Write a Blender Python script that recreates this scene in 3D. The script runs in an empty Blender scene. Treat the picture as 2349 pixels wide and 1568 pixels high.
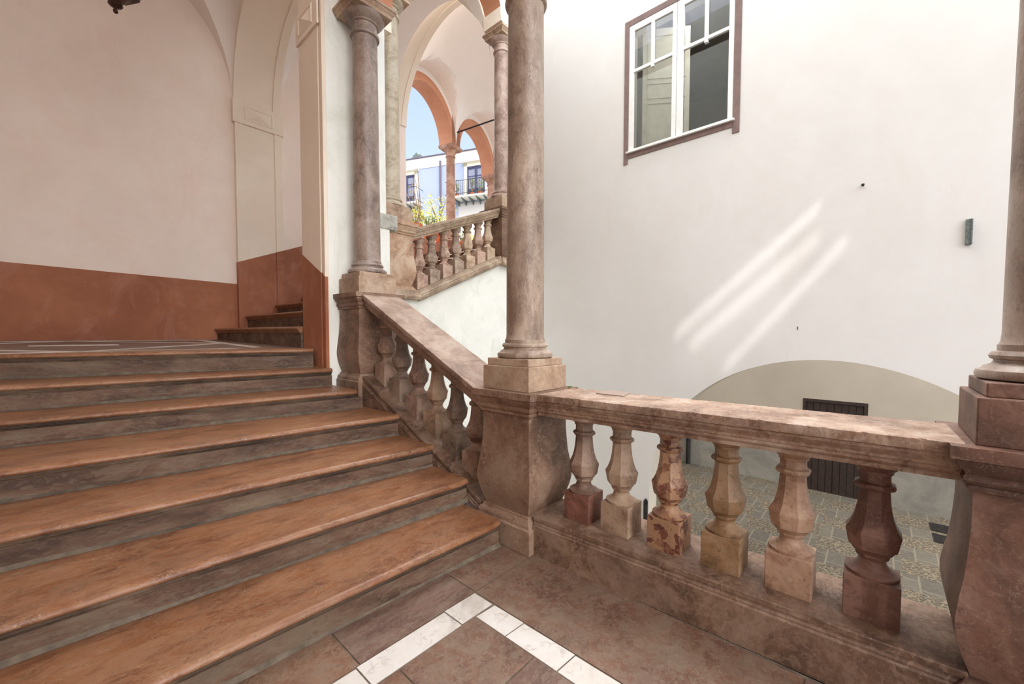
import bpy, math, random
from mathutils import Vector
random.seed(7)
R=math.radians
sc=bpy.context.scene
col=sc.collection
# ---------------------------------------------------------------- materials
def nm(name):
    m=bpy.data.materials.new(name); m.use_nodes=True
    nt=m.node_tree; b=nt.nodes['Principled BSDF']
    return m,nt,b
def lin(c):
    return tuple((x/255/12.92 if x/255<=.04045 else ((x/255+.055)/1.055)**2.4) for x in c)+(1,)
def node(nt,t,**k):
    n=nt.nodes.new(t)
    for a,v in k.items(): setattr(n,a,v)
    return n
def ramp(nt,fac,stops):
    r=node(nt,'ShaderNodeValToRGB'); e=r.color_ramp.elements
    while len(e)<len(stops): e.new(.5)
    for i,(p,c) in enumerate(stops):
        e[i].position=p; e[i].color=c if len(c)==4 else tuple(c)+(1,)
    nt.links.new(fac,r.inputs[0]); return r.outputs[0]
def mix(nt,f,a,b,mode='MIX'):
    n=node(nt,'ShaderNodeMix',data_type='RGBA',blend_type=mode)
    for s,v in ((0,f),(6,a),(7,b)):
        if hasattr(v,'links'): nt.links.new(v,n.inputs[s])
        elif isinstance(v,(int,float)): n.inputs[s].default_value=v
        else: n.inputs[s].default_value=v
    return n.outputs[2]
def coords(nt,rand=True,scale=(1,1,1),world=False):
    tc=node(nt,'ShaderNodeTexCoord')
    out=tc.outputs['Object']
    if world:
        g=node(nt,'ShaderNodeNewGeometry'); out=g.outputs['Position']
    mp=node(nt,'ShaderNodeMapping'); mp.inputs['Scale'].default_value=scale
    nt.links.new(out,mp.inputs['Vector'])
    if rand:
        oi=node(nt,'ShaderNodeObjectInfo'); mu=node(nt,'ShaderNodeMath',operation='MULTIPLY'); mu.inputs[1].default_value=37.
        nt.links.new(oi.outputs['Random'],mu.inputs[0]); nt.links.new(mu.outputs[0],mp.inputs['Location'])
    return mp.outputs[0]
def noise(nt,v,s,d=6,r=.6,dist=0.):
    n=node(nt,'ShaderNodeTexNoise'); n.inputs['Scale'].default_value=s; n.inputs['Detail'].default_value=d
    n.inputs['Roughness'].default_value=r; n.inputs['Distortion'].default_value=dist
    nt.links.new(v,n.inputs['Vector']); return n.outputs['Fac']
def voro(nt,v,s,feature='DISTANCE_TO_EDGE',out='Distance',rnd=1.):
    n=node(nt,'ShaderNodeTexVoronoi',feature=feature); n.inputs['Scale'].default_value=s; n.inputs['Randomness'].default_value=rnd
    nt.links.new(v,n.inputs['Vector']); return n.outputs[out]
def warp(nt,v,s,amt):
    n=node(nt,'ShaderNodeTexNoise'); n.inputs['Scale'].default_value=s; n.inputs['Detail'].default_value=4
    nt.links.new(v,n.inputs['Vector'])
    m=node(nt,'ShaderNodeVectorMath',operation='MULTIPLY_ADD'); m.inputs[1].default_value=(amt,)*3
    nt.links.new(n.outputs['Color'],m.inputs[0]); nt.links.new(v,m.inputs[2]); return m.outputs[0]
def bump(nt,b,h,st=.3,dist=.01):
    n=node(nt,'ShaderNodeBump'); n.inputs['Strength'].default_value=st; n.inputs['Distance'].default_value=dist
    nt.links.new(h,n.inputs['Height']); nt.links.new(n.outputs[0],b.inputs['Normal'])
def marble(name,main,dark,light,vein=None,sc_=4.,blot=.5,veinamt=.5,rough=.45,grime=.35,brec=0.,scale=(1,1,1),pits=0.,bmp=.25,world=False,tone=.84,fleck=.5,worm=.22):
    """weathered red marble: clouded colour, pale blotches, thin pale veins, dirt"""
    def tn(c):
        g=sum(c)/3; return tuple((x+(g-x)*.11)*tone*k_ for x,k_ in zip(c,(1.,.995,.97)))
    main,dark,light=tn(main),tuple(x*.92 for x in tn(dark)),tn(light)
    if vein: vein=tn(vein)
    m,nt,b=nm(name); v=coords(nt,scale=scale,world=world,rand=not world)
    w=warp(nt,v,sc_*.8,.25/ max(sc_,1)*2)
    base=ramp(nt,noise(nt,v,sc_*.7,8,.65,.6),[(.39,lin(dark)),(.5,lin(main)),(.61,lin(light))])
    cell=voro(nt,warp(nt,v,sc_*2.2,.16),sc_*3.2,'F1','Color')
    cm=mix(nt,.5+.0*brec,base,base)
    if brec>0:
        sep=node(nt,'ShaderNodeSeparateColor'); nt.links.new(cell,sep.inputs[0])
        cc=ramp(nt,sep.outputs[0],[(0.,lin(dark)),(.45,lin(main)),(.55,lin(light)),(1.,lin(light))])
        cm=mix(nt,brec,base,cc)
    # blotches
    bl=ramp(nt,noise(nt,w,sc_*4.5,5,.55,1.2),[(.52,(0,0,0)),(.57,(1,1,1))])
    bm=node(nt,'ShaderNodeMath',operation='MULTIPLY'); bm.inputs[1].default_value=blot
    nt.links.new(bl,bm.inputs[0])
    c=mix(nt,bm.outputs[0],cm,lin(light))
    # veins
    e=voro(nt,warp(nt,v,sc_*1.6,.35),sc_*2.1)
    vn=ramp(nt,e,[(0.,(1,1,1)),(.022,(.5,.5,.5)),(.05,(0,0,0))])
    gate=ramp(nt,noise(nt,v,sc_*1.3,3),[(.45,(0,0,0)),(.62,(1,1,1))])
    vg=mix(nt,1.,vn,gate,'MULTIPLY')
    vm=mix(nt,veinamt,(0,0,0,1),vg)
    c=mix(nt,vm,c,lin(vein or light))
    # fine flecks and curls of pale fossil, and darker clots
    v2=warp(nt,v,sc_*5,.05)
    fk=ramp(nt,noise(nt,v2,sc_*13,4,.6,1.6),[(.57,(0,0,0)),(.63,(1,1,1))])
    fg=mix(nt,1.,fk,ramp(nt,noise(nt,v,sc_*1.7,4),[(.42,(.15,.15,.15)),(.6,(1,1,1))]),'MULTIPLY')
    c=mix(nt,mix(nt,fleck,(0,0,0,1),fg),c,lin(tuple(min(255,x*1.05) for x in (vein or light))))
    wm=ramp(nt,noise(nt,warp(nt,v,sc_*2.,.12),sc_*5.5,2,.5,.5),[(.487,(0,0,0)),(.497,(1,1,1)),(.503,(1,1,1)),(.513,(0,0,0))])
    wg=mix(nt,1.,wm,ramp(nt,noise(nt,v,sc_*1.1,3),[(.47,(0,0,0)),(.58,(1,1,1))]),'MULTIPLY')
    c=mix(nt,mix(nt,worm,(0,0,0,1),wg),c,lin(tuple(min(255,x*1.12) for x in (vein or light))))
    ck=ramp(nt,noise(nt,v2,sc_*7.5,6,.7,.8),[(.35,(1,1,1)),(.44,(0,0,0))])
    c=mix(nt,mix(nt,.6,(0,0,0,1),ck),c,lin(dark))
    e2=voro(nt,warp(nt,v,sc_*3.,.3),sc_*4.3)
    h=ramp(nt,e2,[(0.,(1,1,1)),(.03,(0,0,0))])
    hg=mix(nt,1.,h,ramp(nt,noise(nt,v,sc_*2.1,3),[(.5,(0,0,0)),(.65,(1,1,1))]),'MULTIPLY')
    hm=mix(nt,.45,(0,0,0,1),hg)
    dk=tuple(x*.45 for x in dark)
    c=mix(nt,hm,c,lin(dk))
    g=ramp(nt,noise(nt,v,sc_*.45,8,.75),[(.40,(1,1,1)),(.6,(0,0,0))])
    gm=mix(nt,grime,(0,0,0,1),g)
    c=mix(nt,gm,c,lin(tuple(x*.72 for x in dark)))
    if pits:
        p=ramp(nt,noise(nt,warp(nt,v,9,.1),13,6,.7,.4),[(.655,(0,0,0)),(.69,(1,1,1))])
        c=mix(nt,mix(nt,pits,(0,0,0,1),p),c,lin(tuple(x*.5 for x in dark)))
    nt.links.new(c,b.inputs['Base Color'])
    rr=node(nt,'ShaderNodeMapRange'); rr.inputs['To Min'].default_value=rough-.1; rr.inputs['To Max'].default_value=rough+.25
    nt.links.new(noise(nt,v,sc_*2,5),rr.inputs['Value']); nt.links.new(rr.outputs[0],b.inputs['Roughness'])
    bump(nt,b,noise(nt,v,sc_*9,8,.7,.3),bmp,.006)
    return m
def plaster(name,c1,c2,scale=.7,mottle=.6,bmp=.12,rough=.9,stain=None,stamt=.3,world=True):
    m,nt,b=nm(name); v=coords(nt,rand=False,world=world)
    c=ramp(nt,noise(nt,v,scale,7,.6,.3),[(.35,lin(c2)),(.62,lin(c1))])
    f=ramp(nt,noise(nt,v,scale*6,6,.7,.5),[(.4,(0,0,0)),(.75,(1,1,1))])
    c=mix(nt,mix(nt,mottle*.4,(0,0,0,1),f),c,lin(tuple(x*.93 for x in c2)))
    if stain:
        s=ramp(nt,noise(nt,coords(nt,rand=False,world=world,scale=(1,1,.6)),scale*2.4,8,.72,1.),[(.5,(0,0,0)),(.68,(1,1,1))])
        c=mix(nt,mix(nt,stamt,(0,0,0,1),s),c,lin(stain))
    nt.links.new(c,b.inputs['Base Color']); b.inputs['Roughness'].default_value=rough
    bump(nt,b,noise(nt,v,9,8,.6),bmp,.01)
    return m
def plain(name,c,rough=.6,metal=0.,bmp=0.,var=.0,s=8.):
    m,nt,b=nm(name); v=coords(nt)
    cc=ramp(nt,noise(nt,v,s,6,.65),[(.35,lin(tuple(x*(1-var) for x in c))),(.65,lin(tuple(min(255,x*(1+var*.5)) for x in c)))])
    nt.links.new(cc,b.inputs['Base Color']); b.inputs['Roughness'].default_value=rough; b.inputs['Metallic'].default_value=metal
    if bmp: bump(nt,b,noise(nt,v,s*5,6),bmp,.004)
    return m
M={}
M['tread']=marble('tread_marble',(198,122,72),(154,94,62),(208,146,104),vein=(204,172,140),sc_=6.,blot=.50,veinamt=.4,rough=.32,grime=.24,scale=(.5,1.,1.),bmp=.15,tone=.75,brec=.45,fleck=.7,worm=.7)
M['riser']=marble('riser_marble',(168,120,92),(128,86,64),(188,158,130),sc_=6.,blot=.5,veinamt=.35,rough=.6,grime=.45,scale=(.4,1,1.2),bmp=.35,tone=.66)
M['groove']=marble('dark_moulding_marble',(128,100,78),(88,66,50),(156,130,108),sc_=6.,blot=.3,veinamt=.2,rough=.65,grime=.6,scale=(.4,1,1),tone=.75)  # darker grey-brown marble for the mouldings below each nosing
M['mortar']=plain('grey_mortar',(108,96,82),.9,0,.5,.2,14)
M['ped']=marble('pier_marble',(164,122,98),(132,94,72),(188,154,130),vein=(226,196,172),sc_=3.2,blot=.25,veinamt=.35,rough=.5,grime=.3,tone=.80)
M['ped2']=marble('deep_red_pier_marble',(150,102,82),(116,78,62),(174,134,118),vein=(190,160,140),sc_=3.4,blot=.2,veinamt=.3,rough=.45,grime=.35,tone=.80)
M['pedfar']=marble('peach_pier_marble',(218,172,138),(196,146,114),(238,208,182),sc_=5,blot=.45,veinamt=.4,rough=.6,grime=.2)
M['plinth']=marble('pale_plinth_marble',(206,170,142),(176,136,112),(226,198,172),sc_=4,blot=.4,veinamt=.4,rough=.5,grime=.3)
M['shaft1']=marble('brown_column_marble',(190,162,142),(156,126,106),(212,190,172),vein=(224,206,192),sc_=4.5,blot=.3,veinamt=.35,rough=.4,grime=.35,pits=.9,scale=(1,1,.5),fleck=.6)
M['shaft0']=marble('mauve_column_marble',(176,150,136),(146,122,112),(196,176,166),sc_=5,blot=.45,veinamt=.3,rough=.32,grime=.25,scale=(1,1,.7),fleck=.6)
M['shaftq']=marble('cream_column_marble',(222,204,178),(196,176,150),(236,224,204),vein=(190,160,120),sc_=5,blot=.5,veinamt=.6,rough=.45,grime=.15,brec=.3)
M['shaftr']=marble('rosy_column_marble',(204,170,156),(178,140,126),(224,200,188),sc_=5,blot=.35,veinamt=.4,rough=.45,grime=.2)
M['rail']=marble('rail_marble',(186,144,118),(148,108,84),(224,198,180),sc_=5,blot=.35,veinamt=.3,rough=.5,grime=.3,brec=.25,scale=(1,1,1.))
M['railtop']=marble('worn_rail_marble',(186,152,134),(154,122,106),(208,184,168),sc_=4.,blot=.3,veinamt=.3,rough=.5,grime=.25)
M['railfar']=marble('tan_rail_marble',(206,176,148),(176,146,122),(224,202,178),sc_=6,blot=.4,veinamt=.3,rough=.6,grime=.25)
M['kerb']=marble('kerb_marble',(166,124,96),(130,92,72),(204,166,142),sc_=5.5,blot=.55,veinamt=.35,rough=.5,grime=.45,tone=.74)
B={}
B['red']=marble('blood_red_marble',(128,76,62),(100,54,44),(176,116,98),sc_=5,blot=.2,veinamt=.3,rough=.4,grime=.3)
B['rose']=marble('rose_marble',(172,140,122),(142,102,86),(206,172,152),sc_=5,blot=.3,veinamt=.3,rough=.5,grime=.3)
B['tan']=marble('tan_marble',(196,160,132),(160,124,100),(216,186,160),sc_=5,blot=.3,veinamt=.3,rough=.5,grime=.25)
B['brec']=marble('spotted_breccia_marble',(150,84,62),(118,60,48),(212,164,124),sc_=5.5,blot=.35,veinamt=.2,rough=.42,grime=.15,brec=.8,fleck=.2,worm=.2)
B['gold']=marble('golden_brown_marble',(176,132,88),(134,98,66),(196,160,126),sc_=4,blot=.25,veinamt=.35,rough=.45,grime=.3)
B['pink']=marble('veined_pink_marble',(206,160,130),(164,112,86),(224,186,158),sc_=5,blot=.4,veinamt=.3,rough=.45,grime=.2,brec=.3)
B['maroon']=marble('maroon_marble',(124,84,70),(104,66,56),(168,124,110),sc_=3,blot=.15,veinamt=.4,rough=.42,grime=.3)
B['grey']=marble('grey_brown_marble',(150,124,108),(112,92,80),(182,156,138),sc_=5,blot=.3,veinamt=.3,rough=.5,grime=.35)
B['frose']=marble('pale_rose_marble',(196,160,142),(164,130,114),(220,192,176),sc_=6,blot=.3,veinamt=.3,rough=.5,grime=.25,tone=.95)
B['fgrey']=marble('pale_grey_brown_marble',(182,156,138),(150,126,108),(208,186,168),sc_=6,blot=.3,veinamt=.3,rough=.5,grime=.25,tone=.92)
B['ftan']=marble('pale_tan_marble',(204,174,146),(172,142,116),(224,200,176),sc_=6,blot=.3,veinamt=.3,rough=.5,grime=.25,tone=.95)
FL={}
FL['white']=marble('white_inlay_marble',(232,226,222),(218,208,200),(240,238,238),sc_=2,blot=.2,veinamt=.05,rough=.35,grime=.1,world=True,bmp=.08,tone=.92,worm=.1,fleck=.2)
FL['a']=marble('floor_red_marble',(164,114,90),(138,96,78),(168,142,122),vein=(196,170,148),sc_=6.5,blot=.7,veinamt=.5,rough=.40,grime=.3,world=True,brec=.45,fleck=.7,tone=.78,bmp=.12)
FL['b']=marble('floor_mauve_marble',(160,116,98),(136,96,82),(170,144,128),sc_=7,blot=.75,veinamt=.4,rough=.42,grime=.35,brec=.3,fleck=.8,tone=.78,scale=(.6,1.6,1),world=True,bmp=.12)
FL['c']=marble('floor_orange_marble',(172,118,88),(148,100,76),(176,148,126),vein=(200,180,150),sc_=5,blot=.5,veinamt=.6,rough=.4,grime=.25,brec=.3,fleck=.6,tone=.78,world=True,bmp=.12)
M['wcourt']=plaster('white_court_plaster',(225,222,219),(216,213,208),.35,.5,.10,stain=(212,204,196),stamt=.35)
M['wunder']=plaster('cool_white_plaster',(238,239,233),(226,228,220),.9,.5,.10,stain=(196,200,184),stamt=.45)
M['wint']=plaster('warm_cream_plaster',(240,227,215),(232,216,203),.5,.6,.12,stain=(230,202,186),stamt=.35)
M['wpil']=plaster('cream_pilaster_plaster',(238,226,208),(230,216,198),.7,.4,.08)
M['vault']=plaster('pale_pink_vault_plaster',(242,234,227),(236,227,218),.4,.4,.06)
M['dado']=plaster('terracotta_dado_paint',(168,108,76),(144,86,58),.9,.9,.10,rough=.75,stain=(176,124,104),stamt=.6)
M['orange']=plaster('orange_arch_paint',(202,144,112),(190,130,98),1.2,.6,.08)
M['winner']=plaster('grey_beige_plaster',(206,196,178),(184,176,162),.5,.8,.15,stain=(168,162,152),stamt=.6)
M['gbase']=plaster('damp_grey_render',(168,162,152),(146,142,134),.9,.9,.2,stain=(128,126,122),stamt=.5)
M['brown']=plain('brown_window_surround_paint',(126,104,98),.8,0,.2,.08)
M['frame']=plain('white_window_paint',(232,230,226),.5,0,.1,.04)
M['shut']=plain('cream_shutter_paint',(226,220,204),.6,0,.05,.04)
M['room']=plain('grey_room_plaster',(150,142,138),.9,0,.0,.08,1.)
M['iron']=plain('rusty_black_iron',(52,48,46),.7,.3,.6,.5,30)
M['ironp']=plain('grey_green_iron',(112,120,116),.75,.2,.5,.25,30)
M['door']=plain('dark_brown_door_paint',(64,50,46),.6,0,.15,.15,12)
M['brass']=plain('brass',(190,150,80),.35,.9)
M['blue']=plaster('blue_grey_facade_paint',(166,174,196),(158,166,188),.3,.3,.05)
M['parap']=plaster('pale_parapet_plaster',(206,199,192),(194,187,180),.4,.4,.05)
M['trimc']=plain('cream_facade_trim',(232,224,204),.8)
M['navy']=plain('navy_shutter_paint',(72,70,104),.6,0,0,.1)
M['pipe']=plain('dark_downpipe_paint',(92,82,96),.5)
M['terra']=plain('terracotta_clay',(206,112,72),.8,0,.2,.15)
M['leafy']=plain('yellow_green_leaf',(226,230,104),.6,0,0,.25,3)
M['leafg']=plain('green_leaf',(128,150,84),.6,0,0,.3,3)
M['bark']=plain('grey_brown_bark',(150,124,100),.9,0,.3,.25)
M['dry']=plain('dry_frond_stalk',(158,134,100),.8,0,.2,.3)
M['soil']=plain('dark_soil',(70,54,42),.95)
M['bronze']=plain('dark_bronze',(74,50,38),.5,.6,.4,.4,20)
M['marbw']=marble('streaked_white_marble',(224,222,212),(180,182,170),(236,234,226),sc_=7,blot=.4,veinamt=.2,rough=.6,grime=.35)
M['card']=plain('flat_grey_stone_chip',(146,128,116),.8)
M['moss']=plain('green_moss',(96,120,56),.9)
def glass():
    m,nt,b=nm('window_glass')
    for n in list(nt.nodes):
        if n.type!='OUTPUT_MATERIAL': nt.nodes.remove(n)
    out=[n for n in nt.nodes if n.type=='OUTPUT_MATERIAL'][0]
    t=node(nt,'ShaderNodeBsdfTransparent'); t.inputs[0].default_value=(.93,.95,.95,1)
    g=node(nt,'ShaderNodeBsdfGlossy'); g.inputs['Roughness'].default_value=.02
    f=node(nt,'ShaderNodeFresnel'); f.inputs[0].default_value=1.45
    mx=node(nt,'ShaderNodeMixShader'); nt.links.new(f.outputs[0],mx.inputs[0]); nt.links.new(t.outputs[0],mx.inputs[1]); nt.links.new(g.outputs[0],mx.inputs[2])
    nt.links.new(mx.outputs[0],out.inputs[0]); return m
M['glass']=glass()
def cobble():
    m,nt,b=nm('courtyard_paving'); v=coords(nt,rand=False,world=True)
    s=node(nt,'ShaderNodeSeparateXYZ'); nt.links.new(v,s.inputs[0])
    cell=.52
    def ma(op,a,bb=None):
        n=node(nt,'ShaderNodeMath',operation=op)
        for i,x in enumerate((a,bb)):
            if x is None: continue
            if hasattr(x,'links'): nt.links.new(x,n.inputs[i])
            else: n.inputs[i].default_value=x
        return n.outputs[0]
    xs=ma('DIVIDE',ma('ADD',s.outputs[0],.09),cell); ys=ma('DIVIDE',ma('ADD',s.outputs[1],.35),cell)
    par=ma('FLOORED_MODULO',ma('ADD',ma('FLOOR',xs),ma('FLOOR',ys)),2.)
    st=voro(nt,coords(nt,rand=False,world=True,scale=(1.2,.75,1)),21,'DISTANCE_TO_EDGE')
    stone=ramp(nt,st,[(.07,(0,0,0)),(.13,(1,1,1))])
    pebc=ramp(nt,noise(nt,v,30,3),[(.3,lin((56,50,42))),(.7,lin((90,80,66)))])
    cob=mix(nt,stone,lin((130,118,96)),pebc)
    br=node(nt,'ShaderNodeTexBrick'); br.offset=.5; nt.links.new(v,br.inputs['Vector'])
    br.inputs['Scale'].default_value=1.; br.inputs['Brick Width'].default_value=.52; br.inputs['Row Height'].default_value=.26
    br.inputs['Mortar Size'].default_value=.012; br.inputs['Color1'].default_value=lin((84,78,68)); br.inputs['Color2'].default_value=lin((104,97,85)); br.inputs['Mortar'].default_value=lin((136,126,106))
    slab=mix(nt,.35,br.outputs['Color'],ramp(nt,noise(nt,v,14,8,.75),[(.35,lin((70,66,58))),(.65,lin((124,117,104)))]))
    c=mix(nt,par,slab,cob)
    nt.links.new(c,b.inputs['Base Color']); b.inputs['Roughness'].default_value=.8
    hh=mix(nt,par,noise(nt,v,40,6),stone); bump(nt,b,hh,.5,.02)
    return m
M['cobble']=cobble()
# ---------------------------------------------------------------- mesh helpers
class MB:
    def __init__(s): s.v=[];s.f=[];s.m=[]
    def add(s,vs,fs,mi=0):
        o=len(s.v); s.v+= [tuple(p) for p in vs]; s.f+=[tuple(i+o for i in f) for f in fs]; s.m+=[mi]*len(fs); return s
    def box(s,x0,x1,y0,y1,z0,z1,mi=0):
        if x0>x1:x0,x1=x1,x0
        if y0>y1:y0,y1=y1,y0
        return s.add([(x0,y0,z0),(x1,y0,z0),(x1,y1,z0),(x0,y1,z0),(x0,y0,z1),(x1,y0,z1),(x1,y1,z1),(x0,y1,z1)],
          [(3,2,1,0),(4,5,6,7),(0,1,5,4),(1,2,6,5),(2,3,7,6),(3,0,4,7)],mi)
    def rings(s,rings,cap=True,closed=True,mi=0):
        n=len(rings[0]); vs=[p for r in rings for p in r]; fs=[]
        for i in range(len(rings)-1):
            for j in range(n if closed else n-1):
                a=i*n+j;b=i*n+(j+1)%n; fs.append((a,b,b+n,a+n))
        if cap and closed: fs.append(tuple(range(n-1,-1,-1))); fs.append(tuple((len(rings)-1)*n+j for j in range(n)))
        return s.add(vs,fs,mi)
    def sq(s,prof,cx=0,cy=0,z0=0,cap=True,mi=0):
        return s.rings([[(cx-h,cy-h,z0+z),(cx+h,cy-h,z0+z),(cx+h,cy+h,z0+z),(cx-h,cy+h,z0+z)] for h,z in prof],cap,mi=mi)
    def lathe(s,prof,n=32,cx=0,cy=0,z0=0,ph=0.,cap=True,mi=0):
        return s.rings([[(cx+r*math.cos(ph+2*math.pi*k/n),cy+r*math.sin(ph+2*math.pi*k/n),z0+z) for k in range(n)] for r,z in prof],cap,mi=mi)
    def tube(s,pts,r,n=8,mi=0):
        P=[Vector(p) for p in pts]; rr=[]
        for i,p in enumerate(P):
            d=(P[min(i+1,len(P)-1)]-P[max(i-1,0)]).normalized()
            a=d.cross(Vector((0,0,1)) if abs(d.z)<.9 else Vector((1,0,0))).normalized(); b=d.cross(a)
            q=r[i] if isinstance(r,(list,tuple)) else r
            rr.append([tuple(p+a*math.cos(2*math.pi*k/n)*q+b*math.sin(2*math.pi*k/n)*q) for k in range(n)])
        return s.rings(rr,mi=mi)
    def prism(s,poly,a,b,mi=0):
        """poly: list of points; extrude by vector from a copy to b copy (callables)"""
        n=len(poly); vs=[a(p) for p in poly]+[b(p) for p in poly]
        fs=[tuple(range(n)),tuple(range(2*n-1,n-1,-1))]+[(i,(i+n),((i+1)%n)+n,(i+1)%n) for i in range(n)]
        return s.add(vs,fs,mi)
    def build(s,name,mat,parent=None,loc=None,smooth=None,bevel=0,seg=2,origin=None):
        me=bpy.data.meshes.new(name)
        vs=s.v
        if origin is not None:
            vs=[(x-origin[0],y-origin[1],z-origin[2]) for x,y,z in vs]
        me.from_pydata(vs,[],s.f)
        mats=mat if isinstance(mat,(list,tuple)) else [mat]
        for q in mats: me.materials.append(q)
        for p,i in zip(me.polygons,s.m): p.material_index=i
        me.validate(); me.update()
        import bmesh
        bm=bmesh.new(); bm.from_mesh(me); bmesh.ops.recalc_face_normals(bm,faces=bm.faces); bm.to_mesh(me); bm.free()
        if smooth is not None:
            for p in me.polygons: p.use_smooth=True
            me.set_sharp_from_angle(angle=R(smooth))
        o=bpy.data.objects.new(name,me); col.objects.link(o)
        if origin is not None: o.location=origin
        if parent is not None: o.parent=parent
        if loc is not None: o.location=loc
        if bevel:
            md=o.modifiers.new('bevel','BEVEL'); md.width=bevel; md.segments=seg; md.limit_method='ANGLE'; md.angle_limit=R(40)
        return o
def tag(o,label=None,cat=None,group=None,kind=None):
    if label:o['label']=label
    if cat:o['category']=cat
    if group:o['group']=group
    if kind:o['kind']=kind
    return o
def empty(name,loc,label,cat,group=None,rz=0.):
    o=bpy.data.objects.new(name,None); col.objects.link(o); o.location=loc; o.rotation_euler=(0,0,rz); o.empty_display_size=.1
    return tag(o,label,cat,group)
def struct(o): o['kind']='structure'; return o
def dup(root,loc,label,group=None,rz=None,mat=None):
    r=root.copy(); col.objects.link(r); r.location=loc
    if rz is not None: r.rotation_euler=(0,0,rz)
    r['label']=label
    if group: r['group']=group
    for ch in list(root.children):
        c=ch.copy(); col.objects.link(c); c.parent=r
        if mat:
            c.data=c.data.copy(); c.data.materials[0]=mat
        for g in ch.children:
            d=g.copy(); col.objects.link(d); d.parent=c
    return r
# ---------------------------------------------------------------- key dimensions
P1=(2.328,1.965,1.10); P0=(2.312,4.240,1.93); P2=(2.405,-.487,1.105)
Q0=(3.125,5.10,3.02);  Q1=(5.40,5.12,3.69)
XC=5.9; ZG=-2.06
# ---------------------------------------------------------------- camera
cam=bpy.data.cameras.new('camera'); co=bpy.data.objects.new('camera',cam); col.objects.link(co); sc.camera=co
FPX=935.; cam.sensor_width=36; cam.sensor_fit='HORIZONTAL'; cam.lens=36*FPX/2349
cam.shift_y=19./2349; cam.clip_start=.05; cam.clip_end=200
yaw,pitch,roll=R(42.0),R(-2.3),R(.1)
f=Vector((math.cos(yaw)*math.cos(pitch),math.sin(yaw)*math.cos(pitch),math.sin(pitch)))
r_=f.cross(Vector((0,0,1))).normalized(); u_=r_.cross(f)
c_,s_=math.cos(roll),math.sin(roll)
r2=c_*r_+s_*u_; u2=-s_*r_+c_*u_
from mathutils import Matrix
co.matrix_world=Matrix(((r2.x,u2.x,-f.x,0),(r2.y,u2.y,-f.y,0),(r2.z,u2.z,-f.z,1.5),(0,0,0,1)))
# ---------------------------------------------------------------- pedestals
PED=[(.262,-1.10),(.262,-.93),(.25,-.925),(.25,-.905),(.243,-.89),(.225,-.875),(.222,-.858),(.205,-.852)]
BODY=[(.205,-.852),(.212,-.83),(.229,-.78),(.245,-.72),(.253,-.67),(.254,-.63),(.246,-.56),(.233,-.48),(.225,-.38),(.2206,-.30),(.2206,-.165)]
CAP=[(.2206,-.165),(.234,-.163),(.236,-.150),(.232,-.143),(.243,-.136),(.25,-.125),(.25,-.112),(.242,-.104),(.247,-.094),(.262,-.075),(.268,-.06),(.268,-.052),(.285,-.046),(.285,0.)]
def pedestal(loc,foot,label,mat,group=None,capmat=None,name='balustrade_pier'):
    t=empty(name,(loc[0],loc[1],loc[2]-foot),label,'pier',group)
    m=MB(); p=[(PED[0][0],-foot)]+PED[1:]; m.sq(p,z0=foot); m.build('pier_foot',mat,t,smooth=30,bevel=.004)
    m=MB(); m.sq(BODY,z0=foot); m.build('pier_body',mat,t,smooth=30)
    m=MB(); m.sq(CAP,z0=foot); m.build('pier_cap',capmat or mat,t,smooth=25)
    return t
COLB=[(.19,.225),(.203,.232),(.207,.246),(.202,.262),(.188,.268),(.183,.277),(.166,.285),(.158,.294),(.158,.301),(.168,.306),(.171,.318),(.163,.331),(.150,.335),(.150,.358)]
def column(loc,label,shaft,plinth,cat='column',group=None,h=1.0):
    t=empty('marble_column',loc,label,cat,group)
    m=MB(); m.sq([(.2206,0),(.2206,.172)]); m.sq([(.198,.172),(.198,.225)]); m.build('column_plinth',plinth,t,bevel=.005)
    m=MB(); m.lathe(COLB,48); m.build('column_base',shaft,t,smooth=40)
    m=MB(); pr=[(.147,.358),(.142,.372),(.1395,.40)]+[(.1395-.0115*((k/14)**1.6),.40+2.33*k/14) for k in range(1,15)]+[(.131,2.745)]
    m.lathe(pr,48); m.build('column_shaft',shaft,t,smooth=40)
    m=MB(); m.lathe([(.131,2.745),(.148,2.755),(.153,2.77),(.150,2.785),(.138,2.79),(.133,2.80),(.131,2.85),(.133,2.872),(.147,2.878),(.151,2.888),(.147,2.897),(.158,2.905),(.182,2.925),(.200,2.948),(.207,2.968)],48)
    m.build('column_necking',shaft,t,smooth=40)
    m=MB(); m.sq([(.208,2.968),(.212,2.985),(.216,3.0),(.222,3.004),(.235,3.028),(.235,3.032),(.245,3.037),(.245,3.062)]); m.build('column_abacus',plinth,t,smooth=25)
    return t
pedestal(P1,P1[2],'tawny marble balustrade pier with bulging body, in the centre at the foot of the stairs',M['ped'])
pedestal(P0,P0[2]-.745,'brown marble balustrade pier beside the white wall, at the upper end of the sloping handrail',M['ped'])
pedestal(P2,P2[2]-.0,'large red marble balustrade pier cut by the right edge of the photo',M['ped2'])
column(P1,'thick pitted brown marble column in the centre, standing on the pier at the foot of the stairs',M['shaft1'],M['plinth'])
column(P0,'mauve marble column with square capital in front of the white wall, at the top of the sloping handrail',M['shaft0'],M['plinth'])
column(P2,'reddish marble column at the right edge of the photo',M['shaft0'],M['ped2'])
pedestal(Q0,.87+.06,'peach marble pier at the lower end of the far upper balustrade',M['pedfar'])
pedestal(Q1,.90,'brown marble pier at the upper end of the far balustrade, partly behind the central column',M['ped'])
column(Q0,'mottled cream marble column on the far pier, just behind the mauve column',M['shaftq'],M['plinth'])
column(Q1,'slim rosy marble column half hidden behind the thick central column',M['shaftr'],M['plinth'])
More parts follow.
